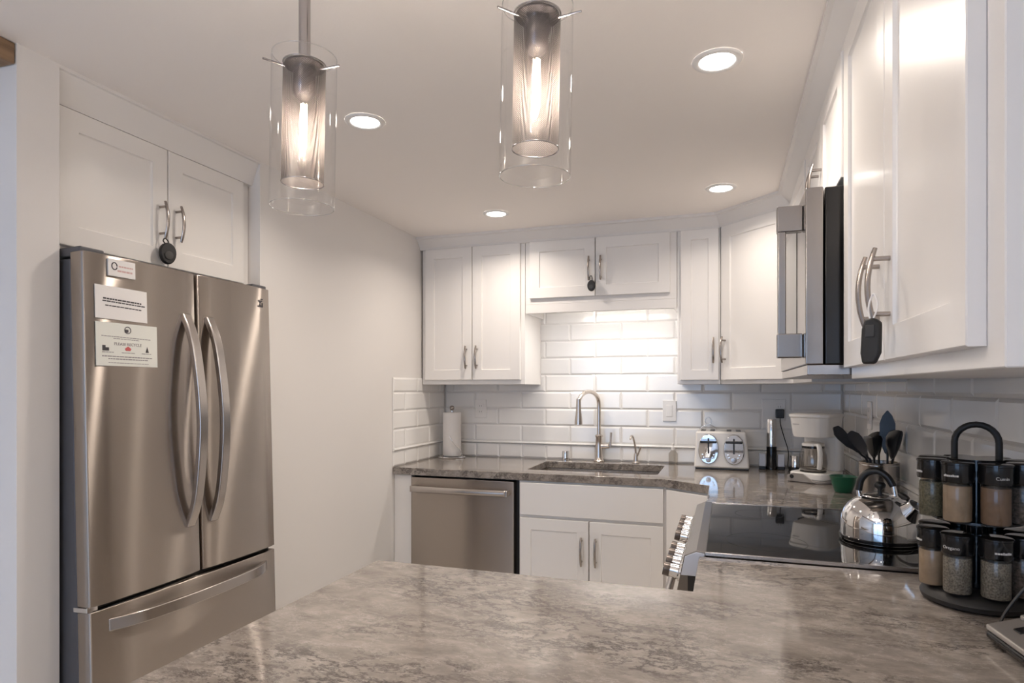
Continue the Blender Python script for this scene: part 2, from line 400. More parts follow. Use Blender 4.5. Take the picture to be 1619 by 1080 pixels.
struct('trim_3', rail([(LX+0.002, 3.066), (LX+0.002, BY-0.002), (RX-0.002, BY-0.002), (RX-0.002, 0.35)], [(1, 0), (1, -1), (-1, -1), (-1, 0)]), MT['tile'], smooth=50)

# ------------------------------------------------------------------ cabinets
def door_mb(x0, x1, z0, z1, yf, th=0.02, st=0.057, rec=0.007):
    mb = MB(); bm = mb.bm; e = 0.0018
    def rect(i, y): return [bm.verts.new(q) for q in ((x0+i, y, z0+i), (x1-i, y, z0+i), (x1-i, y, z1-i), (x0+i, y, z1-i))]
    b = rect(0, yf+th); m = rect(0, yf+e); f = rect(e, yf); R_ = [b, m, f]
    if st:
        R_ += [rect(st, yf), rect(st+0.0015, yf+rec*0.7), rect(st+0.0035, yf+rec)]
    bm.faces.new(b); bm.faces.new(R_[-1])
    for A, B in zip(R_, R_[1:]):
        for i in range(4): bm.faces.new((A[i], A[(i+1) % 4], B[(i+1) % 4], B[i]))
    return mb
def pull_mb(x, z, yf, L=0.135, vert=True, bow=0.012, off=0.026, r=0.0047):
    mb = MB(); n = 13; pts = []
    for i in range(n):
        t = -1+2*i/(n-1); o = yf-off-bow*(1-t*t)+0.004
        pts.append((x, o, z+t*L/2) if vert else (x+t*L/2, o, z))
    mb.tube(pts, [r*(0.75+0.25*(1-abs(-1+2*i/(n-1))**4)) for i in range(n)], 10, flat=1.25, up=(1, 0, 0) if vert else (0, 0, 1))
    for s in (-1, 1):
        d = s*L*0.36; t = 2*d/L; o = yf-off-bow*(1-t*t)+0.004
        q = (x, z+d) if vert else (x+d, z)
        mb.tube([(q[0], yf+0.001, q[1]), (q[0], o, q[1])], 0.0042, 10)
    return mb
def cabinet(name, label, loc, rz, w, h, d, doors, cat='cabinet', group=None, body=None, kick=0):
    t = thing(name, label, cat, loc, rz, group)
    bmb = body if body else MB().box(0, w, 0, d, kick, h)
    if kick: bmb.box(0, w, 0.06, d, 0, kick)
    bmb.build('body', MT['cab'], t, bevel=0.0015, seg=1)
    for q in doors:
        kind = q.get('kind', 'door')
        o = door_mb(q['x'][0], q['x'][1], q['z'][0], q['z'][1], -0.0205, st=q.get('st', 0.057)).build(kind, MT['cab'], t)
        if 'pull' in q:
            px, pz, vert = q['pull']
            pull_mb(px, pz, -0.0205, vert=vert, L=q.get('L', 0.13)).build('handle', MT['darkmetal'], o, smooth=40)
    return t
UB = 1.362; UH = 2.172-UB; UD = 0.318
cabinet('upper_cabinet', 'tall white two-door upper cabinet in the left corner above the paper towels', (-1.704, 3.41, UB), 0, 0.634, UH, UD,
        [dict(x=(0.025, 0.319), z=(0.026, 0.788), pull=(0.289, 0.155, True)), dict(x=(0.323, 0.610), z=(0.026, 0.788), pull=(0.353, 0.155, True))])
cabinet('upper_cabinet', 'short wide white two-door cabinet above the sink with a black latch', (-1.068, 3.41, 1.757), 0, 0.822, 2.172-1.757, UD,
        [dict(x=(0.028, 0.396), z=(0.08, 0.393), pull=(0.366, 0.225, True)), dict(x=(0.400, 0.788), z=(0.08, 0.393), pull=(0.430, 0.225, True))],
        body=MB().box(0, 0.822, 0, UD, 0.048, 2.172-1.757).box(0, 0.822, 0, 0.02, 0, 0.048).box(0, 0.018, 0.02, UD, 0, 0.048).box(0.804, 0.822, 0.02, UD, 0, 0.048))
cabinet('upper_cabinet', 'narrow white single-door upper cabinet right of the sink window gap', (-0.244, 3.41, UB), 0, 0.213, UH, UD,
        [dict(x=(0.018, 0.205), z=(0.02, 0.788), pull=(0.178, 0.17, True), st=0.05)])
dg = 0.31*math.sqrt(2)
cabinet('upper_cabinet', 'white diagonal corner upper cabinet above the coffee maker', (-0.03, 3.41, UB), R(-45), 0, 0, 0,
        [dict(x=(0.022, dg-0.022), z=(0.02, 0.788), pull=(0.052, 0.17, True))],
        body=MB().prism([tuple(Matrix.Rotation(R(45), 2) @ Vector((a-(-0.03), b-3.41))) for a, b in ((-0.0295, 3.4105), (-0.0295, 3.728), (0.573, 3.728), (0.573, 3.1005), (0.2805, 3.1005))], 0, UH))
cabinet('upper_cabinet', 'white upper cabinet on the right wall hidden behind the microwave', (0.28, 3.099, UB), R(-90), 0.647, UH, 0.293,
        [dict(x=(0.02, 0.627), z=(0.026, 0.788), pull=(0.597, 0.155, True))])
cabinet('upper_cabinet', 'short white two-door cabinet directly above the microwave', (0.28, 2.450, 1.832), R(-90), 0.756, 2.172-1.832, 0.293,
        [dict(x=(0.012, 0.376), z=(0.015, 0.318), pull=(0.347, 0.095, True)), dict(x=(0.380, 0.744), z=(0.015, 0.318), pull=(0.409, 0.095, True))])
cabinet('upper_cabinet', 'large white two-door upper cabinet nearest the camera above the spice rack', (0.28, 1.692, UB), R(-90), 0.882, UH, 0.293,
        [dict(x=(0.022, 0.428), z=(0.026, 0.788), pull=(0.393, 0.150, True)), dict(x=(0.432, 0.832), z=(0.026, 0.788), pull=(0.473, 0.150, True))])
cabinet('upper_cabinet', 'white two-door cabinet recessed in the wall above the refrigerator', (-1.77, 1.252, 1.722), R(90), 0.781, 2.142-1.722, 0.66,
        [dict(x=(0.022, 0.384), z=(0.018, 0.404), pull=(0.354, 0.165, True), L=0.12), dict(x=(0.388, 0.735), z=(0.018, 0.404), pull=(0.418, 0.165, True), L=0.12)])
# base cabinets
cabinet('base_cabinet', 'white sink base cabinet with plain top panel and two doors', (-0.998, 3.085, 0), 0, 0.728, 0.874, 0.62,
        [dict(kind='drawer_front', x=(0.008, 0.715), z=(0.705, 0.866), st=None), dict(x=(0.008, 0.358), z=(0.12, 0.690), pull=(0.326, 0.545, True), L=0.14), dict(x=(0.364, 0.715), z=(0.12, 0.690), pull=(0.396, 0.545, True), L=0.14)],
        body=MB().box(0, 0.728, 0, 0.018, 0.1, 0.874).box(0, 0.018, 0.018, 0.62, 0.1, 0.66).box(0.710, 0.728, 0.018, 0.62, 0.1, 0.874).box(0, 0.728, 0.018, 0.62, 0.1, 0.12).box(0, 0.728, 0.06, 0.62, 0, 0.1))
dv = Vector((0.21, -0.15)); dl = dv.length; da = math.atan2(dv.y, dv.x)
cabinet('base_cabinet', 'white angled corner base cabinet between the sink base and the range', (-0.268, 3.085, 0), da, 0, 0, 0,
        [dict(kind='door', x=(0.012, dl-0.006), z=(0.12, 0.866), st=None)],
        body=MB().prism([tuple(Matrix.Rotation(-da, 2) @ Vector((a+0.268, b-3.085))) for a, b in ((-0.268, 3.085), (-0.268, 3.72), (0.57, 3.72), (0.57, 2.452), (-0.058, 2.452), (-0.058, 2.935))], 0.0, 0.874))
cabinet('base_cabinet', 'white peninsula base cabinet under the near worktop', (-0.80, 1.37, 0), R(180), 0, 0, 0, [],
        body=MB().prism([(0, 0), (0, 0.80), (-1.37, 0.80), (-1.37, -0.312), (-0.742, -0.312), (-0.742, 0)], 0, 0.874))
fl = MB().box(-1.714, -1.612, 3.09, 3.72, 0, 0.874).build('base_filler_panel', MT['cab'], bevel=0.001, seg=1)
tag(fl, 'narrow white filler panel between left wall and dishwasher', 'cabinet panel')

# ------------------------------------------------------------------ worktops
def slab(outer, hole, z0, z1):
    mb = MB(); bm = mb.bm
    loops = [outer]+([hole] if hole else []); edges = []
    for lp in loops:
        vs = [bm.verts.new((x, y, z1)) for x, y in lp]
        edges += [bm.edges.new((vs[i], vs[(i+1) % len(vs)])) for i in range(len(vs))]
    r = bmesh.ops.triangle_fill(bm, use_beauty=True, edges=edges, normal=(0, 0, 1))
    bmesh.ops.dissolve_limit(bm, angle_limit=0.01, verts=bm.verts[:], edges=bm.edges[:])
    ex = bmesh.ops.extrude_face_region(bm, geom=bm.faces[:])
    for v in [g for g in ex['geom'] if isinstance(g, bmesh.types.BMVert)]: v.co.z = z0
    return mb
def rrect(x0, x1, y0, y1, r, n=5):
    out = []
    for cx, cy, a in ((x1-r, y1-r, 0), (x0+r, y1-r, 90), (x0+r, y0+r, 180), (x1-r, y0+r, 270)):
        out += [(cx+r*math.cos(R(a+90*k/n)), cy+r*math.sin(R(a+90*k/n))) for k in range(n+1)]
    return out
SX0, SX1, SY0, SY1 = -1.000, -0.325, 3.205, 3.615
wt = slab([(-1.713, 3.731), (-1.713, 3.065), (-0.28, 3.065), (-0.074, 2.925), (-0.074, 2.449), (0.576, 2.449), (0.576, 3.731)], rrect(SX0, SX1, SY0, SY1, 0.03), 0.876, TOP).build('worktop', MT['stone'], bevel=0.003)
tag(wt, 'polished grey veined stone worktop along the back wall around the sink', 'worktop')
wp = slab([(-0.822, 0.36), (-0.822, 1.397), (-0.068, 1.393), (-0.068, 1.686), (0.576, 1.686), (0.576, 0.36)], None, 0.876, TOP).build('worktop', MT['stone'], bevel=0.003)
tag(wp, 'polished grey veined stone peninsula worktop in the foreground', 'worktop')

# ------------------------------------------------------------------ sink and taps
t = thing('kitchen_sink', 'stainless steel undermount sink let into the back worktop', 'sink', (0, 0, 0))
mb = MB(); bm = mb.bm
def ring(x0, x1, y0, y1, r, z): return [bm.verts.new((x, y, z)) for x, y in rrect(x0, x1, y0, y1, r)]
rs = [ring(SX0-0.004, SX1+0.012, SY0-0.012, SY1+0.012, 0.04, 0.8755), ring(SX0+0.004, SX1-0.004, SY0+0.004, SY1-0.004, 0.03, 0.875),
      ring(SX0+0.008, SX1-0.008, SY0+0.008, SY1-0.008, 0.035, 0.70), ring(SX0+0.03, SX1-0.03, SY0+0.03, SY1-0.03, 0.035, 0.675)]
for A, B in zip(rs, rs[1:]):
    n = len(A)
    for k in range(n): bm.faces.new((A[k], A[(k+1) % n], B[(k+1) % n], B[k]))
bm.faces.new(rs[-1])
mb.build('basin', MT['sink'], t, smooth=40)
MB().lathe([(0, 0.677), (0.035, 0.677), (0.04, 0.680), (0.044, 0.6765)], 24, (-0.68, 3.45, 0)).build('drain', MT['chrome'], t, smooth=40)

fx, fy = -0.705, 3.678
t = thing('kitchen_faucet', 'brushed nickel gooseneck pull-down faucet behind the sink', 'faucet', (fx, fy, TOP))
MB().lathe([(0, 0.0005), (0.030, 0.0005), (0.031, 0.006), (0.024, 0.014), (0.022, 0.03), (0.0205, 0.10), (0.019, 0.140), (0.023, 0.146), (0.023, 0.153), (0.016, 0.158), (0.0, 0.158)], 28).build('body', MT['nickel'], t, smooth=40)
arc = [(0, 0, 0.15), (0, 0, 0.24), (0, 0, 0.32)]
for k in range(1, 11):
    a = PI*k/10*0.94; arc.append((-0.036+0.036*math.cos(a), -0.11+0.11*math.cos(a)*1.0, 0.335+0.072*math.sin(a)))
MB().tube(smooth_path(arc, 4), 0.0115, 14).build('spout', MT['nickel'], t, smooth=60)
ex, ey, ez = arc[-1]
MB().lathe([(0.0, 0.02), (0.0125, 0.02), (0.013, 0.0), (0.015, -0.05), (0.021, -0.10), (0.0215, -0.122), (0.018, -0.123), (0, -0.121)], 24, (ex, ey, ez)).build('spray_head', MT['nickel'], t, smooth=40)
h = MB().tube([(0.015, -0.003, 0.090), (0.06, -0.008, 0.092)], [0.0155, 0.0135], 16).build('valve_arm', MT['nickel'], t, smooth=40)
MB().tube([(0.066, -0.008, 0.092), (0.070, -0.010, 0.12), (0.073, -0.012, 0.172)], [0.0085, 0.006, 0.0065], 12).build('lever', MT['nickel'], h, smooth=40)

t = thing('filter_faucet', 'small slim chrome drinking-water tap right of the main faucet', 'faucet', (-0.492, 3.675, TOP))
MB().lathe([(0, 0.0005), (0.021, 0.0005), (0.021, 0.004), (0.014, 0.010), (0.011, 0.045), (0.009, 0.056), (0, 0.058)], 20).build('body', MT['nickel'], t, smooth=40)
MB().tube(smooth_path([(0, 0, 0.05), (-0.004, -0.005, 0.10), (-0.014, -0.02, 0.15), (-0.020, -0.045, 0.156), (-0.022, -0.065, 0.140)], 6), 0.0058, 10).build('spout', MT['nickel'], t, smooth=60)
MB().tube([(0.004, 0, 0.03), (0.018, -0.004, 0.065), (0.030, -0.008, 0.094)], [0.005, 0.0045, 0.006], 10).build('lever', MT['nickel'], t, smooth=60)
a = MB().lathe([(0, 0.0005), (0.021, 0.0005), (0.021, 0.050), (0.019, 0.056), (0, 0.057)], 24).build('air_gap_cap', MT['chrome'], smooth=40, at=(-0.905, 3.685, TOP))
tag(a, 'short chrome air gap cylinder left of the faucet', 'air gap')
t = thing('soap_bottle', 'small translucent soap pump bottle right of the sink', 'soap bottle', (-0.285, 3.672, TOP))
MB().lathe([(0, 0.0005), (0.024, 0.0005), (0.025, 0.01), (0.025, 0.062), (0.012, 0.078), (0.010, 0.085), (0, 0.085)], 24).build('bottle', MT['liquid'], t, smooth=40)
MB().lathe([(0.011, 0.080), (0.012, 0.098), (0.004, 0.10), (0.004, 0.118), (0, 0.119)], 16).build('pump', MT['plate'], t, smooth=40).parent = t
MB().tube([(0, 0, 0.116), (-0.004, -0.028, 0.114)], 0.0045, 10).build('nozzle', MT['plate'], t, smooth=60)

# ------------------------------------------------------------------ dishwasher
t = thing('dishwasher', 'stainless steel dishwasher with a bar handle at the left end', 'dishwasher', (-1.605, 3.085, 0))
MB().box(0.002, 0.598, 0.03, 0.60, 0.1, 0.868).build('tub', MT['black'], t)
MB().box(0.002, 0.582, -0.018, 0.028, 0.115, 0.866).build('door', MT['steel'], t, bevel=0.004)
hb = MB().tube(smooth_path([(0.03, -0.058, 0.810), (0.28, -0.068, 0.810), (0.55, -0.058, 0.810)], 8), 0.014, 12, flat=1.25, up=(0, 0, 1))
hb.box(0.018, 0.046, -0.064, -0.016, 0.794, 0.826).box(0.532, 0.562, -0.064, -0.016, 0.794, 0.826)
hb.build('handle', MT['steel2'], t, smooth=40, bevel=0.003)
MB().box(0.01, 0.59, 0.05, 0.09, 0.0, 0.1).build('toe_kick', MT['black'], t)

# ------------------------------------------------------------------ range
t = thing('electric_range', 'stainless slide-in electric range with black glass cooktop', 'range', (0, 0, 0))
RY0, RY1 = 1.692, 2.443
MB().box(-0.062, 0.57, RY0+0.004, RY1-0.004, 0.0, 0.902).build('body', MT['black'], t)
MB().box(-0.052, 0.560, RY0-0.0005, RY1+0.0005, 0.902, 0.9225).build('cooktop', MT['glasstop'], t, bevel=0.003)
for y0, y1 in ((RY0-0.0015, RY0+0.006), (RY1-0.006, RY1+0.0015)): MB().box(-0.052, 0.560, y0, y1, 0.9155, 0.9245).build('cooktop_trim', MT['steel2'], t, bevel=0.001)
for cx, cy, r in ((0.10, 1.87, 0.105), (0.38, 1.90, 0.075), (0.10, 2.27, 0.075), (0.37, 2.26, 0.10)):
    b = MB(); bm = b.bm; n = 48
    A = [[bm.verts.new((cx+q*math.cos(2*PI*k/n), cy+q*math.sin(2*PI*k/n), 0.92275)) for k in range(n)] for q in (r-0.0012, r)]
    for k in range(n): bm.faces.new((A[0][k], A[0][(k+1) % n], A[1][(k+1) % n], A[1][k]))
    b.build('burner_ring', MT['ring'], t)
pr = [(-0.050, 0.924), (-0.074, 0.926), (-0.104, 0.912), (-0.126, 0.800), (-0.060, 0.785), (-0.050, 0.80)]
MB().prism([(a, b) for a, b in pr], RY0, RY1, axis='y').build('control_panel', MT['panel'], t, bevel=0.0012, seg=1)
MB().prism([(-0.054, 0.920), (-0.074, 0.923), (-0.102, 0.910), (-0.112, 0.862), (-0.058, 0.862)], RY0-0.004, RY0-0.0003, axis='y').build('end_cap', MT['bluewhite'], t, bevel=0.001)
MB().box(-0.095, -0.058, RY0-0.004, RY0-0.0003, 0.60, 0.861).build('side_trim', MT['black'], t)
ax = Vector((-0.98, 0, 0.19)); up = Vector((0.19, 0, 0.98)); sd = ax.cross(up)
for y in (2.395, 2.310, 2.225, 2.140, 1.970, 1.890, 1.810, 1.730):
    Mx = Matrix(((sd.x, up.x, ax.x, -0.1135), (sd.y, up.y, ax.y, y), (sd.z, up.z, ax.z, 0.856), (0, 0, 0, 1)))
    k = MB().lathe([(0, -0.002), (0.024, -0.002), (0.024, 0.006), (0.019, 0.009), (0.0175, 0.030), (0, 0.030)], 24, M=Mx).build('knob', MT['chrome'], t, smooth=40)
    MB().lathe([(0, 0.0302), (0.0178, 0.0302), (0.0182, 0.032), (0.0172, 0.047), (0, 0.048)], 24, M=Mx).build('knob_cap', MT['knob'], k, smooth=40)
d = MB().box(-0.118, -0.064, RY0+0.006, RY1-0.006, 0.20, 0.775).build('oven_door', MT['steel'], t, bevel=0.004)
hm = MB().tube([(-0.168, RY0+0.05, 0.728), (-0.168, RY1-0.05, 0.728)], 0.012, 14)
for y in (RY0+0.07, RY1-0.07): hm.tube([(-0.168, y, 0.728), (-0.116, y, 0.735)], 0.009, 12)
hm.build('handle', MT['steel2'], d, smooth=40)
MB().box(-0.114, -0.064, RY0+0.006, RY1-0.006, 0.04, 0.19).build('storage_drawer', MT['steel'], t, bevel=0.004)

# ------------------------------------------------------------------ microwave
t = thing('microwave_oven', 'stainless over-the-range microwave with thick bar handle on the right wall', 'microwave', (0, 0, 0))
MB().box(0.224, 0.572, 1.700, 2.443, 1.398, 1.826).build('body', MT['gloss_black'], t, bevel=0.003)
MB().box(0.181, 0.221, 1.7005, 2.442, 1.398, 1.828).build('door', MT['panel2'], t, bevel=0.003)
MB().box(0.1795, 0.1812, 1.90, 2.40, 1.44, 1.79).build('door_glass', MT['gloss_black'], t, bevel=0.0005)
hm = MB().box(0.122, 0.142, 1.752, 1.774, 1.44, 1.79)
hd = hm.build('handle', MT['panel2'], t, bevel=0.003)
for z0, z1 in ((1.735, 1.80), (1.417, 1.478)): MB().box(0.120, 0.1805, 1.748, 1.778, z0, z1).build('handle_bracket', MT['panel2'], hd, bevel=0.003)
MB().box(0.185, 0.565, 1.705, 2.438, 1.372, 1.3975).build('vent_grille', MT['steel2'], t, bevel=0.002)

# ------------------------------------------------------------------ refrigerator (leaning slightly back on its raised front feet)
FYA, FYB, FZT = 0.0, 0.738, 1.712
t = thing('refrigerator', 'stainless french-door refrigerator with bottom freezer drawer in the left niche', 'refrigerator', (-1.582, 1.256, 0.0), 0)
t.rotation_euler = (0, R(-1.6), 0)
MB().box(-0.80, -0.062, 0.006, FYB-0.006, 0.03, FZT-0.016).build('body', MT['sidegrey'], t, bevel=0.004)
for x in (-0.72, -0.12):
    for y in (0.05, FYB-0.05): MB().lathe([(0, 0.002-x*0.0279), (0.02, 0.002-x*0.0279), (0.02, 0.03), (0, 0.03)], 16, (x, y, 0)).build('foot', MT['black'], t)
def fdoor(y0, y1, z0, z1, n=10, bulge=0.007, rad=0.010):
    yc = (y0+y1)/2; hw = (y1-y0)/2; pts = [(-0.055, y0+0.002), ]
    pts = [(-0.056, y1-0.001), (-0.056, y0+0.001)]
    for k in range(n+1):
        y = y0+(y1-y0)*k/n; s = (y-yc)/hw
        x = -bulge*s*s
        if k in (0, n):
            pts += [(x-rad, y), (x-rad*0.3, y+(0.003 if k == 0 else -0.003))] if k == 0 else [(x-rad*0.3, y-0.003), (x-rad, y)]
        else: pts.append((x, y))
    return MB().prism(pts, z0, z1)
def bow_handle(pts, w_, th, up):
    P = smooth_path(pts, 7); mb = MB(); bm = mb.bm; rings = []
    U = Vector(up)
    for i in range(len(P)):
        T = (P[min(i+1, len(P)-1)]-P[max(i-1, 0)]).normalized(); V = T.cross(U).normalized()
        rings.append([bm.verts.new(P[i]+U*(a*w_/2)+V*(b*th/2)) for a, b in ((-1, -1), (1, -1), (1, 1), (-1, 1))])
    for A, B in zip(rings, rings[1:]):
        for k in range(4): bm.faces.new((A[k], A[(k+1) % 4], B[(k+1) % 4], B[k]))
    bm.faces.new(rings[0][::-1]); bm.faces.new(rings[-1]); return mb
ym = 0.386
d1 = fdoor(0.0, ym-0.004, 0.752, FZT).build('door', MT['steel'], t, smooth=30, bevel=0.002)
d2 = fdoor(ym+0.004, FYB, 0.752, FZT).build('door', MT['steel'], t, smooth=30, bevel=0.002)
d3 = fdoor(0.0, FYB, 0.11, 0.738).build('freezer_drawer', MT['steel'], t, smooth=30, bevel=0.002)
for d, y in ((d1, ym-0.050), (d2, ym+0.046)):
    bow_handle([(-0.006, y, 1.575), (0.032, y, 1.47), (0.055, y, 1.24), (0.032, y, 1.01), (-0.006, y, 0.905)], 0.033, 0.018, (0, 1, 0)).build('handle', MT['steel2'], d, bevel=0.004)
bow_handle([(-0.012, 0.055, 0.690), (0.030, 0.15, 0.692), (0.050, 0.37, 0.694), (0.030, 0.59, 0.692), (-0.012, 0.685, 0.690)], 0.036, 0.016, (0, 0, 1)).build('handle', MT['steel2'], d3, bevel=0.004)
for y in (0.002, FYB-0.075):
    MB().box(-0.10, -0.02, y, y+0.072, FZT-0.012, FZT+0.014).build('hinge_cover', MT['sidegrey'], t, bevel=0.004)
MB().box(-0.066, -0.016, -0.003, 0.03, 0.7385, 0.7515).build('hinge', MT['chrome'], t, bevel=0.002)
MB().box(-0.060, -0.030, 0.012, FYB-0.012, 0.739, 0.751).build('gasket', MT['rubber'], t)
# maker's badge: a small dark stamped mark
em = MB(); bx_ = 0.0005
for y0, y1, z0, z1 in ((0.0, 0.030, 0.0, 0.005), (0.004, 0.026, 0.020, 0.025), (0.010, 0.020, 0.005, 0.010), (0.010, 0.020, 0.015, 0.020), (0.013, 0.017, 0.010, 0.015), (0.018, 0.030, 0.028, 0.031), (0.026, 0.030, 0.004, 0.016)):
    em.box(-0.009, -0.0022, 0.664+y0, 0.664+y1, 1.640+z0, 1.640+z1)
em.build('badge', MT['ink'], d2)

# notes on the left fridge door, lying on its slightly rounded front
def dx(y): return -0.007*((y-ym/2+0.002)/(ym/2-0.002))**2
def note(name, label, cat, y0, y1, z0, z1, m, part, th=0.0010, x=0.0006, skew=0):
    q = thing(name, label, cat); q.location = t.location; q.rotation_euler = t.rotation_euler
    secs = []
    for k in range(11):
        y = y0+(y1-y0)*k/10; d = skew*k/10; X = x+dx(y)
        secs.append([(X, y, z0-d), (X+th, y, z0-d), (X+th, y, z1-d), (X, y, z1-d)])
    sweep(secs).build(part, m, q)
    return q, x+th
def onto(mb, name, m, q):
    for v in mb.bm.verts: v.co.x += dx(v.co.y)
    return mb.build(name, m, q)
def lines(q, x, spec, m):
    for y0, y1, z, h, sk in spec:       # broken strokes, too small in the photo to read
        mb = MB(); y = y0
        while y < y1-0.001:
            l = min(random.uniform(0.005, 0.013), y1-y); zz = z-sk*(y-y0)
            mb.box(x, x+0.0003, y, y+l, zz-h/2, zz+h/2); y += l+0.0015
        onto(mb, 'printed_line', m, q)
q, x = note('refrigerator_magnet', 'small white rectangular magnet card near the top of left fridge door', 'magnet', 0.067, 0.150, 1.655, 1.702, MT['paper'], 'card', 0.004)
lines(q, x, [(0.098, 0.142, 1.684, 0.004, 0), (0.094, 0.142, 1.671, 0.005, 0)], MT['inkpink'])
onto(MB().tube([(x, 0.085+0.008*math.cos(k), 1.683+0.010*math.sin(k)) for k in [i*0.5 for i in range(13)]], 0.0016, 6), 'emblem', MT['ink'], q)
q, x = note('paper_note', 'plain white paper note with few printed lines, upper of two sheets on fridge', 'note', 0.029, 0.189, 1.534, 1.626, MT['paper'], 'sheet', skew=0.002)
lines(q, x, [(0.052, 0.170, 1.590, 0.0042, 0.03), (0.050, 0.182, 1.583, 0.0034, 0.03), (0.058, 0.172, 1.571, 0.003, 0.03)], MT['ink'])
q, x = note('paper_note', 'pale notice with round emblem and three small icons, lower sheet on fridge', 'note', 0.029, 0.222, 1.403, 1.524, MT['papergreen'], 'sheet')
lines(q, x, [(0.045, 0.198, 1.486, 0.0022, 0.02), (0.080, 0.160, 1.480, 0.0018, 0.02), (0.046, 0.080, 1.441, 0.002, 0), (0.104, 0.146, 1.441, 0.002, 0), (0.168, 0.200, 1.441, 0.002, 0), (0.046, 0.205, 1.430, 0.003, 0.01), (0.064, 0.190, 1.423, 0.003, 0.01), (0.064, 0.190, 1.412, 0.0018, 0.01)], MT['inkgrey'])
tb = text_bm('PLEASE RECYCLE', 0.0115)
for v in tb.bm.verts: v.co = Vector((x+0.0002-v.co.y, 0.125+v.co.x, 1.465+v.co.z))
onto(tb, 'heading', MT['inkgrey'], q)
e = MB(); e.tube([(x+0.0002, 0.124+0.0095*math.cos(k*PI/10), 1.506+0.0095*math.sin(k*PI/10)) for k in range(21)], 0.0011, 6)
e.box(x, x+0.0006, 0.114, 0.126, 1.499, 1.508); onto(e, 'emblem', MT['ink'], q)
onto(MB().prism([(0.047, 1.445), (0.066, 1.445), (0.066, 1.454), (0.056, 1.454), (0.056, 1.460), (0.047, 1.460)], x, x+0.0006, axis='x'), 'icon', MT['ink'], q)
onto(MB().prism([(0.181, 1.445), (0.192, 1.445), (0.1865, 1.462)], x, x+0.0006, axis='x'), 'icon', MT['ink'], q)
onto(MB().prism([(0.117, 1.447), (0.131, 1.447), (0.134, 1.453), (0.124, 1.460), (0.114, 1.453)], x, x+0.0006, axis='x'), 'icon', MT['inkred'], q)

# ------------------------------------------------------------------ latches hanging on handles
def latch(label, loc, rz, s=1.0, strap=0.05):
    q = thing('cabinet_latch', label, 'latch', loc, rz, 'black cabinet latches hanging on handles')
    b = MB(); bm = b.bm; n = 24; out = []
    for k in range(n):
        a = 2*PI*k/n; out.append((0.023*s*math.cos(a)*(1+0.06*math.sin(a)), 0.031*s*math.sin(a)))
    b.prism(out, -0.008*s, 0.008*s, axis='y').build('pad', MT['rubber'], q, bevel=0.004, smooth=35)
    MB().lathe([(0, 0), (0.011*s, 0), (0.012*s, 0.003), (0, 0.004)], 20, M=Matrix.Translation((0, -0.008*s, -0.006*s)) @ Matrix.Rotation(R(90), 4, 'X')).build('button', MT['button'], q, smooth=40)
    MB().tube(smooth_path([(-0.006, 0, 0.027*s), (-0.012, 0.004, 0.027*s+strap*0.5), (-0.004, 0.008, 0.027*s+strap), (0.004, 0.004, 0.027*s+strap*0.5), (0.003, 0, 0.027*s)], 5), 0.0022, 6).build('strap', MT['clear'] if s < 0.9 else MT['rubber'], q, smooth=60)
    return q
latch('round black latch hanging at the cabinet above the refrigerator', (-1.720, 1.608, 1.777), R(72), 1.12, 0.02)
latch('round black latch hanging at the short cabinet above the sink', (-0.683, 3.352, 1.885), 0, 0.95, 0.03)
q = thing('cabinet_latch', 'long black latch tag on a loop from the nearest upper cabinet handles', 'latch', (0.226, 1.185, 1.418), R(-30), 'black cabinet latches hanging on handles')
MB().prism([(-0.010, 0.036), (0.004, 0.038), (0.015, 0.030), (0.014, -0.020), (0.006, -0.038), (-0.014, -0.038), (-0.017, -0.020), (-0.015, 0.02)], -0.006, 0.006, axis='y').build('pad', MT['rubber'], q, bevel=0.004, smooth=35)
MB().box(-0.008, 0.006, -0.0075, -0.005, 0.006, 0.026).build('button', MT['button'], q, bevel=0.002)
MB().tube(smooth_path([(-0.002, 0, 0.033), (-0.006, 0.002, 0.055), (0.000, 0.006, 0.078), (0.008, 0.002, 0.058), (0.001, 0, 0.033)], 6), 0.0016, 6).build('loop', MT['plate'], q, smooth=60)

# ------------------------------------------------------------------ ceiling lights
DL = ['recessed ceiling light nearest the right-hand upper cabinets', 'recessed ceiling light beside the left pendant lamp',
      'recessed ceiling light above the left corner cabinet', 'recessed ceiling light in front of the diagonal corner cabinet']
for (x, y), lb in zip(DOWN, DL):
    q = thing('recessed_light', lb, 'ceiling light', (x, y, CZ), 0, 'round recessed ceiling lights')
    MB().lathe([(0.047, -0.0005), (0.047, -0.004), (0.052, -0.007), (0.064, -0.004), (0.066, -0.0005)], 40).build('trim_ring', MT['plate'], q, smooth=50)
    MB().lathe([(0, -0.0030), (0.047, -0.0030), (0.047, -0.001), (0, -0.001)], 40).build('lens', MT['lens'], q)
q = thing('under_cabinet_light', 'slim glowing light bar tucked under the cabinet above the sink', 'light', (-0.60, 3.449, 1.8045))
MB().box(-0.27, 0.27, -0.0155, 0.0155, -0.010, -0.0005).build('housing', MT['plate'], q, bevel=0.002)
MB().box(-0.26, 0.26, -0.010, 0.010, -0.013, -0.0105).build('diffuser', MT['strip'], q)

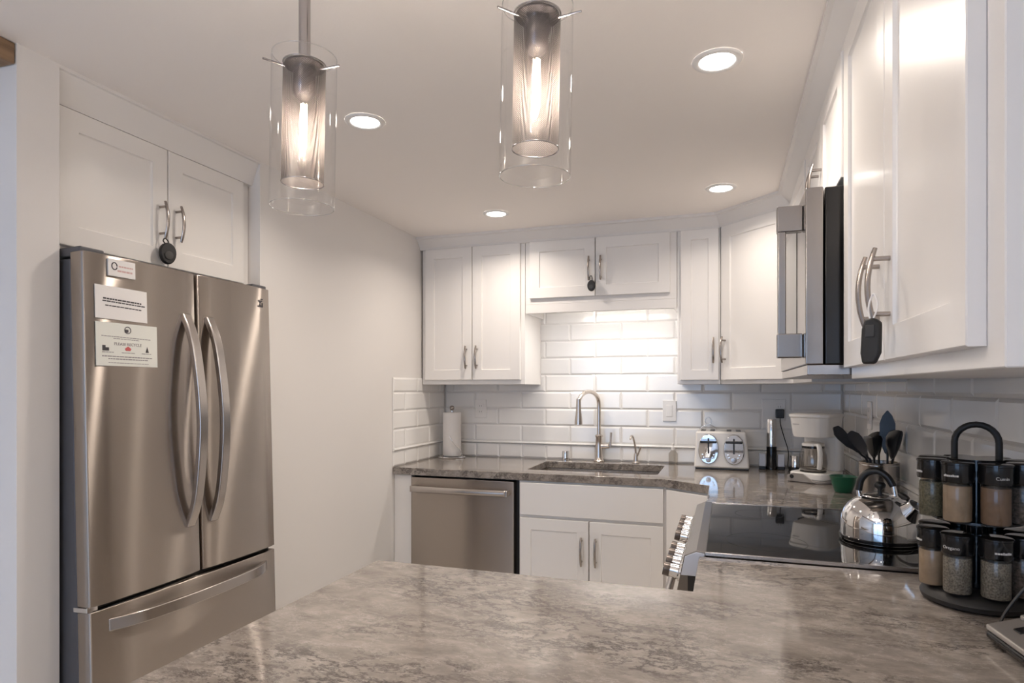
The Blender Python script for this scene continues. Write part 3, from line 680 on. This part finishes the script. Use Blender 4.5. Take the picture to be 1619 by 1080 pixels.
def pendant(x, y, label, zr, rzpin, tilt):
    """clear outer glass cylinder, perforated metal sleeve and tubular bulb on a rod."""
    q = thing('pendant_lamp', label, 'pendant lamp', (x, y, CZ), 0, 'glass and mesh pendant lamps over the peninsula')
    MB().lathe([(0, -0.0005), (0.06, -0.0005), (0.06, -0.018), (0.05, -0.024), (0, -0.025)], 32).build('canopy', MT['rod'], q, smooth=40)
    rod = MB().lathe([(0, -0.02), (0.0103, -0.02), (0.0103, -CZ+zr-0.005), (0, -CZ+zr-0.005)], 20).build('rod', MT['rod'], q, smooth=40)
    hold = MB().lathe([(0, 0.0), (0.0345, 0.0), (0.0352, -0.003), (0.0345, -0.004), (0.020, -0.006), (0.019, -0.052), (0.015, -0.058), (0, -0.058)], 32).build('socket', MT['rod'], q, smooth=40, at=(0, 0, -CZ+zr))
    hold.rotation_euler = tilt
    MB().lathe([(0.037, 0.002), (0.037, -0.212)], 64).build('mesh_sleeve', MT['mesh'], hold, smooth=60)
    for z in (0.001, -0.2115):
        MB().tube([(0.037*math.cos(2*PI*k/48), 0.037*math.sin(2*PI*k/48), z) for k in range(49)], 0.0011, 6, cap=False).build('sleeve_rim', MT['rod'], hold, smooth=60)
    MB().lathe([(0.0552, 0.014), (0.0565, 0.013), (0.0565, -0.254), (0.0552, -0.2555)], 64).build('glass_shade', MT['clear'], hold, smooth=40)
    for z, r in ((0.0140, 0.0558), (-0.2550, 0.0558)):
        MB().tube([(r*math.cos(2*PI*k/64), r*math.sin(2*PI*k/64), z) for k in range(65)], 0.0010, 6, cap=False).build('glass_rim', MT['rim'], hold, smooth=60)
    for k in range(3):
        a = rzpin+k*2*PI/3
        MB().tube([(0.036*math.cos(a), 0.036*math.sin(a), -0.012), (0.074*math.cos(a), 0.074*math.sin(a), -0.012)], 0.0019, 8).build('pin', MT['rod'], hold, smooth=60)
    b = MB().lathe([(0.012, -0.056), (0.0145, -0.066), (0.0145, -0.150), (0.011, -0.160), (0, -0.164)], 24).build('bulb', MT['clear'], hold, smooth=40)
    f = MB()
    for k in range(4):
        a = k*PI/2+0.4
        f.tube([(0.0045*math.cos(a), 0.0045*math.sin(a), -0.070), (0.0045*math.cos(a), 0.0045*math.sin(a), -0.148)], 0.0016, 6)
    f.build('filament', MT['fil'], b)
    for dz in (-0.085, -0.11, -0.135):
        l = bpy.data.lights.new('pendant_bulb_light', 'POINT'); l.energy = 2.1; l.color = (1, 0.88, 0.76); l.shadow_soft_size = 0.008
        lo = bpy.data.objects.new('pendant_bulb_light', l); lo.location = (x, y, zr+dz); col.objects.link(lo)
pendant(-0.720, 0.97, 'left pendant lamp of clear glass around a metal mesh sleeve', 1.921, R(-2), (0, R(1.2), 0))
pendant(-0.284, 0.97, 'right pendant lamp of clear glass around a metal mesh sleeve', 1.930, R(-8), (0, R(1.0), 0))

# ------------------------------------------------------------------ outlets and switch
def plate(name, label, cat, loc, rz, w_, h_, holes, rocker=False):
    q = thing(name, label, cat, loc, rz)
    pl = MB().box(-w_/2, w_/2, -0.006, 0, -h_/2, h_/2).build('cover_plate', MT['plate'], q, bevel=0.002)
    if rocker:
        MB().box(-0.017, 0.017, -0.0085, -0.004, -0.033, 0.033).build('rocker', MT['plate'], q, bevel=0.002)
    for hx in holes:
        o = MB().box(hx-0.017, hx+0.017, -0.0078, -0.004, -0.034, 0.034).build('socket_insert', MT['plate'], q, bevel=0.001)
        s = MB()
        for z in (-0.018, 0.018):
            for dx in (-0.006, 0.006): s.box(hx+dx-0.001, hx+dx+0.001, -0.0081, -0.0075, z-0.004, z+0.005)
        s.build('slot', MT['grey'], o)
    return q
TY = BY-0.0085
plate('wall_outlet', 'white outlet on the back tiles beside the paper towels', 'outlet', (-1.46, TY, 1.212), 0, 0.075, 0.115, [0])
plate('wall_switch', 'white rocker switch on the back tiles right of the faucet', 'switch', (-0.31, TY, 1.212), 0, 0.075, 0.120, [], True)
plate('wall_outlet', 'white double-width outlet on the back tiles behind the tall cylinder', 'outlet', (0.240, TY, 1.222), 0, 0.118, 0.118, [0.028])
plate('wall_outlet', 'white outlet on the right tiles behind the utensil crock', 'outlet', (RX-0.0085, 3.05, 1.225), R(-90), 0.075, 0.118, [0])

# ------------------------------------------------------------------ things on the back worktop
q = thing('paper_towel_holder', 'chrome paper towel stand with round base in the left corner', 'paper towel holder', (-1.600, 3.600, TOP))
MB().lathe([(0, 0.0005), (0.082, 0.0005), (0.084, 0.005), (0.078, 0.011), (0.02, 0.013), (0, 0.013)], 40).build('base', MT['chrome'], q, smooth=40)
MB().lathe([(0, 0.012), (0.006, 0.012), (0.006, 0.295), (0, 0.295)], 14).build('pole', MT['chrome'], q, smooth=40)
MB().lathe([(0.005, 0.290), (0.012, 0.296), (0.0145, 0.306), (0.012, 0.316), (0, 0.321)], 20).build('finial', MT['darkmetal'], q, smooth=60)
MB().tube(smooth_path([(0.078, -0.02, 0.010), (0.070, -0.035, 0.05), (0.035, -0.062, 0.10), (0.01, -0.066, 0.14)], 6), 0.003, 8).build('tension_arm', MT['chrome'], q, smooth=60)
rl = MB().lathe([(0.018, 0.0135), (0.054, 0.0135), (0.056, 0.016), (0.056, 0.275), (0.054, 0.278), (0.018, 0.278), (0.018, 0.0135)], 40).build('paper_towel_roll', MT['towel'], smooth=40, at=(-1.600, 3.600, TOP))
tag(rl, 'white paper towel roll standing on the chrome holder', 'paper towels')

q = thing('toaster', 'white four-slice toaster with two chrome oval control panels', 'toaster', (-0.028, 3.50, TOP))
b = MB(); b.quadbox([(-0.137, 0, 0.008), (0.139, 0, 0.008), (0.139, 0.20, 0.008), (-0.137, 0.20, 0.008), (-0.128, 0.012, 0.200), (0.122, 0.012, 0.200), (0.122, 0.19, 0.200), (-0.128, 0.19, 0.200)])
b.build('housing', MT['white'], q, bevel=0.012, seg=4)
MB().box(-0.132, 0.134, 0.005, 0.195, 0.0005, 0.010).build('base', MT['black'], q, bevel=0.003)
sl = MB()
for x_ in (-0.092, -0.045, 0.038, 0.085): sl.box(x_-0.012, x_+0.012, 0.03, 0.175, 0.197, 0.2012)
sl.build('bread_slot', MT['black'], q)
for cx in (-0.064, 0.062):
    n = 28; o = []
    for k in range(n):
        a = 2*PI*k/n; o.append((cx+0.051*math.cos(a), 0.108+0.078*math.copysign(abs(math.sin(a))**0.8, math.sin(a))))
    cp = MB().prism(o, -0.007, 0.010, axis='y').build('control_panel', MT['chrome'], q, bevel=0.004, smooth=35)
    MB().box(cx-0.042, cx+0.042, -0.026, -0.006, 0.140, 0.153).build('lever', MT['gloss_black'], cp, bevel=0.004)
    MB().box(cx-0.004, cx+0.004, -0.0075, -0.006, 0.085, 0.165).build('lever_slot', MT['black'], cp)
    for dx, z in ((-0.028, 0.078), (0.028, 0.078), (-0.022, 0.064), (0.022, 0.064)):
        MB().lathe([(0, 0), (0.0055, 0), (0.005, 0.004), (0, 0.005)], 14, M=Matrix.Translation((cx+dx, -0.007, z)) @ Matrix.Rotation(R(90), 4, 'X')).build('button', MT['chrome'], cp, smooth=40)
    MB().lathe([(0, 0), (0.014, 0), (0.0125, 0.014), (0, 0.015)], 20, M=Matrix.Translation((cx, -0.007, 0.052)) @ Matrix.Rotation(R(90), 4, 'X')).build('dial', MT['darkmetal'], cp, smooth=40)
wr = MB(); wr.tube([(0.016*math.cos(k*PI/10), 0, 0.245+0.020*math.sin(k*PI/10)) for k in range(21)], 0.0022, 8)
wr.tube(smooth_path([(0, 0, 0.226), (-0.03, 0, 0.212), (-0.045, 0, 0.18), (-0.045, 0, 0.0045), (0.045, 0, 0.0045), (0.045, 0, 0.18), (0.03, 0, 0.212), (0, 0, 0.226)], 5), 0.0022, 8)
wr = wr.build('wire_stand', MT['chrome'], smooth=60, at=(-0.099, 3.716, TOP))
tag(wr, 'thin chrome wire loop rising behind the white toaster', 'wire stand')

q = thing('electric_corkscrew', 'tall slim cylinder, chrome above and black below, near the corner', 'corkscrew', (0.222, 3.62, TOP))
MB().lathe([(0, 0.0005), (0.028, 0.0005), (0.028, 0.012), (0.0255, 0.016), (0.0255, 0.120), (0, 0.120)], 28).build('base', MT['gloss_black'], q, smooth=40)
MB().lathe([(0, 0.1205), (0.0258, 0.1205), (0.0258, 0.255), (0.023, 0.264), (0, 0.266)], 28).build('sleeve', MT['chrome'], q, smooth=40)
for x_, lb in ((0.176, 'small pale block shaker left of the tall cylinder'), (0.268, 'small pale block shaker right of the tall cylinder')):
    k = thing('block_shaker', lb, 'shaker', (x_, 3.615, TOP), 0, 'pale block shakers beside the cylinder')
    MB().box(-0.017, 0.017, -0.017, 0.017, 0.0005, 0.016).build('base', MT['black'], k, bevel=0.002)
    MB().box(-0.016, 0.016, -0.016, 0.016, 0.0165, 0.082).build('body', MT['bluewhite'], k, bevel=0.003)
q = thing('small_canister', 'short chrome canister with black base left of the coffee maker', 'canister', (0.335, 3.58, TOP))
MB().lathe([(0, 0.0005), (0.034, 0.0005), (0.034, 0.022), (0, 0.022)], 28).build('base', MT['black'], q, smooth=40)
MB().lathe([(0, 0.0225), (0.030, 0.0225), (0.030, 0.076), (0.026, 0.082), (0, 0.083)], 28).build('cup', MT['chrome'], q, smooth=40)
q = thing('power_adapter', 'black plug adapter with thin cord in the double outlet', 'plug', (0.268, TY-0.008, 1.204))
MB().box(-0.021, 0.021, -0.038, -0.0002, -0.024, 0.024).build('plug', MT['black'], q, bevel=0.004)
MB().tube(smooth_path([(0.002, -0.02, -0.022), (0.004, -0.022, -0.06), (0.022, -0.03, -0.13), (0.040, -0.045, -0.20), (0.035, -0.08, -0.27), (0.038, -0.10, -0.2865)], 7), 0.0024, 7).build('cord', MT['black'], q, smooth=60)

# coffee maker: front is local -y
q = thing('coffee_maker', 'white drip coffee maker in the right back corner', 'coffee maker', (0.390, 3.235, TOP), R(-30))
b = MB(); o = rrect(-0.085, 0.085, -0.11, 0.115, 0.04); b.prism(o, 0.014, 0.046); b.build('base', MT['white'], q, bevel=0.006, seg=3, smooth=40)
MB().prism(rrect(-0.088, 0.088, -0.113, 0.118, 0.04), 0.0005, 0.0138).build('foot', MT['grey'], q, bevel=0.003, smooth=40)
o = [(-0.080, 0.004), (-0.082, 0.030), (-0.055, 0.042), (-0.01, 0.041), (0.045, 0.004)]
MB().prism([(a, b) for a, b in o], -0.118, -0.108, axis='y').build('control_strip', MT['grey'], q, bevel=0.002)
MB().lathe([(0, 0), (0.009, 0), (0.008, 0.004), (0, 0.005)], 16, M=Matrix.Translation((-0.06, -0.118, 0.026)) @ Matrix.Rotation(R(90), 4, 'X')).build('button', MT['black'], q, smooth=40)
MB().prism(rrect(-0.083, 0.083, 0.045, 0.115, 0.02), 0.046, 0.215).build('column', MT['white'], q, bevel=0.004, smooth=40)
b = MB(); bm = b.bm; R1 = []
for s, z in ((0.86, 0.205), (0.90, 0.215), (1.0, 0.292), (1.05, 0.297), (1.05, 0.307), (0.98, 0.311)):
    R1.append([bm.verts.new((x_*s, (y_-0.0)*s, z)) for x_, y_ in rrect(-0.088, 0.088, -0.112, 0.112, 0.05)])
for A, B in zip(R1, R1[1:]):
    for k in range(len(A)): bm.faces.new((A[k], A[(k+1) % len(A)], B[(k+1) % len(A)], B[k]))
bm.faces.new(R1[0][::-1]); bm.faces.new(R1[-1])
hd = b.build('brew_basket', MT['white'], q, smooth=35)
MB().box(-0.06, -0.03, -0.1085, -0.104, 0.262, 0.265).build('logo', MT['inkgrey'], hd)
MB().box(-0.098, -0.070, 0.02, 0.07, 0.205, 0.245).build('hinge', MT['black'], q, bevel=0.006)
MB().lathe([(0, 0.0462), (0.055, 0.0462), (0.056, 0.049), (0, 0.049)], 32, (0, -0.035, 0)).build('warming_plate', MT['black'], q, smooth=40)
cm = q
q = thing('coffee_carafe', 'glass coffee carafe with white handle sitting in the coffee maker', 'carafe', (0.390+(-0.035)*math.sin(R(30))*1.0, 3.235-0.035*math.cos(R(30)), TOP+0.0495), R(-30))
MB().lathe([(0, 0.0005), (0.050, 0.0005), (0.058, 0.006), (0.061, 0.035), (0.057, 0.075), (0.046, 0.105), (0.045, 0.112)], 36).build('glass', MT['carafe'], q, smooth=60)
MB().lathe([(0.0455, 0.104), (0.0475, 0.104), (0.0475, 0.113), (0.0455, 0.113), (0.0455, 0.104)], 36).build('band', MT['gloss_black'], q, smooth=40)
MB().lathe([(0, 0.1145), (0.047, 0.1145), (0.047, 0.124), (0.035, 0.130), (0, 0.131)], 32).build('lid', MT['white'], q, smooth=40)
MB().tube(smooth_path([(0.030, -0.036, 0.120), (0.052, -0.060, 0.120), (0.062, -0.072, 0.090), (0.060, -0.068, 0.045), (0.052, -0.056, 0.018)], 6), 0.011, 10, flat=0.7).build('handle', MT['white'], q, smooth=60)
MB().tube([(0.048*math.cos(k*PI/12), 0.048*math.sin(k*PI/12), 0.012) for k in range(25)], 0.0022, 6).build('foot_ring', MT['gloss_black'], q)

bw = MB().lathe([(0, 0.0005), (0.030, 0.0005), (0.033, 0.004), (0.046, 0.045), (0.050, 0.064), (0.052, 0.066), (0.049, 0.067), (0.044, 0.045), (0.030, 0.008), (0, 0.006)], 36).build('small_bowl', MT['green'], smooth=50, at=(0.452, 2.915, TOP))
tag(bw, 'small dark green bowl in front of the coffee maker', 'bowl')

# utensil crock and its utensils
CX, CY = 0.504, 2.525
q = thing('utensil_crock', 'round stainless steel utensil crock against the right wall', 'utensil holder', (CX, CY, TOP))
MB().lathe([(0, 0.0005), (0.062, 0.0005), (0.0625, 0.004), (0.0625, 0.166), (0.064, 0.169), (0.0615, 0.170), (0.0605, 0.166), (0.0605, 0.006), (0, 0.006)], 48).build('pot', MT['steel2'], q, smooth=40)
rb = MB().tube([(0.0632*math.cos(2*PI*k/48), 0.0632*math.sin(2*PI*k/48), 0.160) for k in range(49)], 0.0012, 6, cap=False).build('bead', MT['chrome'], q)
def utensil(name, label, tip, base, outline, m, cup=0.0, hl=0.005, twist=0.0, hole=None, blen=None, th=0.0022):
    """a tool whose local z runs from its foot in the crock to its tip; blade outline (half widths along its length)."""
    tip = Vector(tip); off = Vector((tip.x-CX, tip.y-CY, 0)); uo = off.normalized() if off.length > 1e-6 else Vector((0, 1, 0))
    rim = Vector((CX, CY, TOP+0.174))+uo*min(0.050, off.length); foot = Vector((CX, CY, zf))+uo*min(0.036, off.length)
    ax_ = (tip-rim); Lg = ax_.length; z = ax_.normalized(); base = rim
    view = Vector((-0.2, -1, 0.0)); x_ = view.cross(z).normalized(); y_ = z.cross(x_)
    Mx = Matrix((x_, y_, z)).transposed().to_4x4(); Mx = Mx @ Matrix.Rotation(twist, 4, 'Z'); Mx.translation = base
    u = thing(name, label, 'utensil', (0, 0, 0)); u.matrix_world = Mx
    bl = blen; b = MB(); bm = b.bm; n = len(outline); F = []; Bk = []
    for s, hw, lf in outline:
        zz = Lg-bl+bl*s
        F.append([bm.verts.new((k*hw, -lf-cup*(k*k)*hw*8-th/2, zz)) for k in (-1, -0.5, 0, 0.5, 1)])
        Bk.append([bm.verts.new((k*hw, -lf-cup*(k*k)*hw*8+th/2, zz)) for k in (-1, -0.5, 0, 0.5, 1)])
    for i in range(n-1):
        for k in range(4):
            bm.faces.new((F[i][k], F[i][k+1], F[i+1][k+1], F[i+1][k])); bm.faces.new((Bk[i][k+1], Bk[i][k], Bk[i+1][k], Bk[i+1][k+1]))
        for k in (0, 4): bm.faces.new((F[i][k], F[i+1][k], Bk[i+1][k], Bk[i][k]))
    for i in (0, n-1):
        for k in range(4): bm.faces.new((F[i][k], F[i][k+1], Bk[i][k+1], Bk[i][k]))
    b.build('blade', m, u, smooth=50)
    f_ = Mx.inverted() @ foot; hp_ = smooth_path([f_, f_.lerp(Vector((0, 0, 0)), 0.55), (0, 0, 0), (0, 0, max(0.004, (Lg-bl)*0.6)), (0, -outline[0][2], max(0.010, Lg-bl+0.006))], 4)
    MB().tube(hp_, hl*0.9, 10, flat=0.8).build('handle', m, u, smooth=60)
    return u
zf = TOP+0.0085
sp = [(0, 0.006, 0), (0.15, 0.016, 0.001), (0.35, 0.026, 0.004), (0.6, 0.030, 0.007), (0.8, 0.026, 0.006), (0.93, 0.016, 0.003), (1, 0.004, 0)]
tn = [(0, 0.006, 0), (0.18, 0.012, 0.0), (0.4, 0.021, 0.002), (0.75, 0.024, 0.004), (0.9, 0.020, 0.006), (1, 0.003, 0.008)]
utensil('slotted_turner', 'dark turner leaning far left out of the crock', (0.352, 2.43, 1.206), (CX+0.040, CY+0.02, zf), [(a, b*1.05, c) for a, b, c in tn], MT['navy'], blen=0.125, twist=0.9)
utensil('angled_spatula', 'dark angled spatula second from the left in the crock', (0.396, 2.41, 1.190), (CX+0.036, CY-0.022, zf), [(a, b*1.0, c) for a, b, c in tn], MT['navy'], blen=0.12, twist=-0.6)
utensil('soup_ladle', 'dark rounded ladle low in the middle of the crock', (0.470, 2.46, 1.172), (CX+0.028, CY-0.035, zf), sp, MT['black'], cup=0.25, blen=0.075)
utensil('slotted_spoon', 'dark pierced spoon leaning behind the tall turner', (0.512, 2.570, 1.186), (CX-0.03, CY-0.03, zf), [(a, b*0.85, c) for a, b, c in sp], MT['rubber'], cup=0.2, blen=0.085, twist=0.3)
utensil('turner', 'tall pointed dark turner rising highest from the crock', (0.531, 2.532, 1.262), (CX-0.012, CY+0.012, zf), [(0, 0.008, 0), (0.15, 0.016, 0), (0.4, 0.024, 0.002), (0.7, 0.024, 0.003), (0.88, 0.015, 0.003), (1, 0.002, 0.003)], MT['navy'], blen=0.150)
utensil('serving_spoon', 'large dark oval spoon leaning right against the wall', (0.556, 2.462, 1.196), (CX-0.035, CY+0.01, zf), [(a, b*0.85, c) for a, b, c in sp], MT['black'], cup=0.2, blen=0.105, twist=0.25)
utensil('pale_spatula', 'pale green spatula behind the dark spoons in the crock', (0.546, 2.572, 1.172), (CX-0.01, CY-0.02, zf), [(a, b*0.75, c) for a, b, c in sp], MT['lime'], blen=0.07)

# kettle on the cooktop
q = thing('tea_kettle', 'shiny chrome dome kettle with black arched handle on the cooktop', 'kettle', (0.398, 1.985, 0.9235), R(-20))
MB().lathe([(0.0972, 0.0036), (0.1008, 0.005), (0.1008, 0.013), (0.0977, 0.0141), (0.0972, 0.0036)], 56).build('base_band', MT['gloss_black'], q, smooth=40)
MB().lathe([(0, 0.0005), (0.094, 0.0005), (0.0968, 0.003), (0.0968, 0.014)], 56).build('base', MT['chrome'], q, smooth=40)
body = MB().lathe([(0.0975, 0.0142), (0.0975, 0.030), (0.097, 0.050), (0.0945, 0.067), (0.088, 0.084), (0.077, 0.100), (0.062, 0.112), (0.046, 0.119), (0.044, 0.1195)], 56).build('body', MT['chrome'], q, smooth=60)
lid = MB().lathe([(0.044, 0.120), (0.043, 0.1225), (0.030, 0.128), (0.012, 0.131), (0, 0.1315)], 40).build('lid', MT['chrome'], q, smooth=60)
MB().lathe([(0.006, 0.131), (0.006, 0.139), (0.014, 0.146), (0.015, 0.153), (0.010, 0.159), (0, 0.160)], 20).build('lid_knob', MT['black'], lid, smooth=50)
hp = [(-0.050, 0, 0.108), (-0.052, 0, 0.132), (-0.046, 0, 0.162), (-0.028, 0, 0.184), (-0.004, 0, 0.188), (0.018, 0, 0.174), (0.032, 0, 0.150), (0.038, 0, 0.117)]
MB().tube(smooth_path(hp[1:-1], 6), 0.0095, 12, flat=1.0).build('handle', MT['black'], q, smooth=60)
for a, b in ((hp[0], hp[1]), (hp[-1], hp[-2])): MB().tube([a, b], 0.0065, 10).build('handle_mount', MT['chrome'], q, smooth=60)
spm = Matrix.Translation((0.062, -0.028, 0.078)) @ Matrix.Rotation(R(-24), 4, 'Z') @ Matrix.Rotation(R(42), 4, 'Y')
s = MB().lathe([(0.034, -0.012), (0.030, 0.012), (0.022, 0.034), (0.020, 0.044), (0.0175, 0.0445), (0.0165, 0.036), (0, 0.034)], 28, M=spm).build('spout', MT['chrome'], q, smooth=50)
MB().lathe([(0, 0.037), (0.0168, 0.037), (0.0168, 0.0395), (0, 0.0395)], 24, M=spm).build('spout_opening', MT['black'], s)
MB().tube([tuple(spm @ Vector((-0.024, 0, 0.040))), (0.060, -0.026, 0.128), (0.050, -0.02, 0.134)], [0.006, 0.009, 0.007], 10).build('whistle_lever', MT['black'], s, smooth=60)

# spice carousel
SXC, SYC = 0.4705, 1.500
q = thing('spice_rack', 'black two-tier revolving spice carousel with arched carrying handle', 'spice rack', (SXC, SYC, TOP))
MB().lathe([(0, 0.0005), (0.086, 0.0005), (0.094, 0.006), (0.096, 0.014), (0.091, 0.024), (0.075, 0.0315), (0.02, 0.032), (0, 0.032)], 56).build('base', MT['rubber'], q, smooth=40)
MB().lathe([(0, 0.032), (0.021, 0.032), (0.021, 0.286), (0, 0.286)], 24).build('post', MT['gloss_black'], q, smooth=40)
for z in (0.128, 0.266):
    b = MB(); o = []
    for k in range(64):
        a = 2*PI*k/64; o.append((0.0475*math.cos(a), 0.0475*math.sin(a)))
    b.prism(o, z, z+0.010).build('tier_disc', MT['gloss_black'], q, smooth=40)
MB().prism(rrect(-0.075, 0.075, -0.075, 0.075, 0.074, 8), 0.165, 0.1695).build('shelf', MT['gloss_black'], q, smooth=40)
ca = math.atan2(-SYC, -SXC)          # direction to the camera side
hx_, hy_ = -math.sin(ca), math.cos(ca)
pts = []
for s_, z in ((-1, 0.286), (-1, 0.30), (-1, 0.318)): pts.append((s_*0.036*hx_, s_*0.036*hy_, z))
for k in range(1, 12):
    a = PI-PI*k/12; pts.append((0.036*math.cos(a)*hx_, 0.036*math.cos(a)*hy_, 0.318+0.036*math.sin(a)))
for z in (0.318, 0.30, 0.286): pts.append((0.036*hx_, 0.036*hy_, z))
MB().tube(pts, 0.0062, 12).build('handle', MT['rubber'], q, smooth=60)
MB().prism([(x_*1.0, y_) for x_, y_ in rrect(-0.0475, 0.0475, -0.0475, 0.0475, 0.047, 6)], 0.2765, 0.287).build('top_disc', MT['gloss_black'], q, smooth=40)
ang8 = [ca+R(22.5+45*k) for k in range(8)]
# seen from the camera: index 0 front right, 7 front left, 6 far left, 1 far right ... worked out by sine of the offset
spec = {  # (tier, index): (fill, word, label)
    (1, 7): ('tan', '-', 'tan powder spice jar, second from left on the upper tier'),
    (1, 0): ('brown', 'Cumin', 'brown powder spice jar with lid reading Cumin, upper tier'),
    (1, 6): ('herb', '-', 'green herb spice jar at the left end of the upper tier'),
    (1, 1): ('pepper', None, 'dark spice jar at the right edge of the upper tier'),
    (1, 5): ('tan', None, 'spice jar at the back left of the upper tier'),
    (1, 4): ('brown', None, 'spice jar behind the carrying handle on the upper tier, left one'),
    (1, 3): ('herb', None, 'spice jar behind the carrying handle on the upper tier, right one'),
    (1, 2): ('tan', None, 'spice jar at the back right of the upper tier'),
    (0, 7): ('flake', 'Oregano', 'grey-green flake spice jar with lid reading Oregano, lower tier'),
    (0, 0): ('flake', '-', 'grey herb spice jar right of the Oregano jar, lower tier'),
    (0, 6): ('tan', '-', 'tan powder spice jar at the left end of the lower tier'),
    (0, 1): ('pepper', None, 'dark spice jar at the right edge of the lower tier'),
    (0, 5): ('herb', None, 'spice jar at the back left of the lower tier'),
    (0, 4): ('flake', None, 'spice jar behind the post on the lower tier, left one'),
    (0, 3): ('brown', None, 'spice jar behind the post on the lower tier, right one'),
    (0, 2): ('tan', None, 'spice jar at the back right of the lower tier'),
}
glass0 = lid0 = None; fills = {}
for (tier, i), (fm, word, lb) in spec.items():
    a = ca+R(22.5)+i*R(45); z = (0.0325, 0.1700)[tier]
    j = thing('spice_jar', lb, 'spice jar', (SXC+0.0775*math.cos(a), SYC+0.0775*math.sin(a), TOP+z), a+PI/2, 'black-lidded spice jars on the carousel')
    if glass0 is None:
        glass0 = MB().lathe([(0, 0.0005), (0.0225, 0.0005), (0.0245, 0.003), (0.0245, 0.072), (0.022, 0.078)], 32).build('glass', MT['jar'], j, smooth=50)
        lid0 = MB().lathe([(0.0225, 0.0762), (0.0262, 0.0762), (0.0270, 0.0785), (0.0270, 0.109), (0.0282, 0.110), (0.0282, 0.113), (0.026, 0.1145), (0, 0.1145)], 32).build('lid', MT['gloss_black'], j, smooth=40)
        ld = lid0
    else:
        g = glass0.copy(); col.objects.link(g); g.parent = j; ld = lid0.copy(); col.objects.link(ld); ld.parent = j
    if fm not in fills:
        fills[fm] = MB().lathe([(0, 0.002), (0.0222, 0.002), (0.0232, 0.004), (0.0232, 0.068), (0.022, 0.0695), (0, 0.0695)], 28).build('spice_fill', MT[fm], j, smooth=40)
    else:
        s = fills[fm].copy(); col.objects.link(s); s.parent = j
    if word:
        if word == '-':
            tb = MB(); x_ = -0.013
            while x_ < 0.013:
                l = random.uniform(0.002, 0.004); tb.box(x_, x_+l, -0.0003, 0.0003, -0.0017, 0.0017 if random.random() < 0.7 else 0.0026); x_ += l+0.0007
        else: tb = text_bm(word, 0.0085, 0.0003)
        for v in tb.bm.verts:
            th_ = v.co.x/0.0272; rr_ = 0.0272-v.co.y; v.co = Vector((rr_*math.sin(th_), -rr_*math.cos(th_), 0.089+v.co.z))
        tb.build('lettering', MT['letter'], ld)

# telephone base at the right edge
q = thing('desk_telephone', 'black and silver wedge-shaped telephone base at the right edge', 'telephone', (0.497, 1.195, TOP), R(6))
MB().prism([(-0.078, 0.012), (-0.068, 0.0005), (0.058, 0.0005), (0.063, 0.03), (0.063, 0.062), (-0.076, 0.020)], -0.085, 0.085, axis='y').build('body', MT['gloss_black'], q, bevel=0.004)
b = MB(); sl = (0.062-0.020)/0.148
def zt(x_): return 0.020+(x_+0.076)*sl
def topbox(x0, x1, y0, y1, h0, h1): b.quadbox([(x0, y0, zt(x0)+h0), (x1, y0, zt(x1)+h0), (x1, y1, zt(x1)+h0), (x0, y1, zt(x0)+h0), (x0, y0, zt(x0)+h1), (x1, y0, zt(x1)+h1), (x1, y1, zt(x1)+h1), (x0, y1, zt(x0)+h1)])
topbox(-0.076, 0.063, -0.087, 0.087, 0.0005, 0.010); b.build('top_plate', MT['silver'], q, bevel=0.003)
b = MB(); topbox(-0.030, 0.060, 0.02, 0.03, 0.0105, 0.018); topbox(-0.030, 0.060, 0.068, 0.078, 0.0105, 0.018); topbox(-0.030, -0.022, 0.03, 0.068, 0.0105, 0.018); b.build('cradle_frame', MT['silver'], q, bevel=0.002)
b = MB(); topbox(-0.020, 0.058, 0.032, 0.066, 0.0105, 0.012); b.build('cradle', MT['gloss_black'], q)
b = MB(); topbox(-0.055, -0.04, 0.025, 0.045, 0.0105, 0.0125); b.build('button', MT['black'], q)
MB().tube(smooth_path([(-0.02, 0.088, 0.02), (-0.035, 0.115, 0.004), (-0.030, 0.13, 0.03), (0.02, 0.13, 0.10), (0.06, 0.115, 0.11)], 8), 0.0028, 8).build('cord', MT['black'], q, smooth=60)
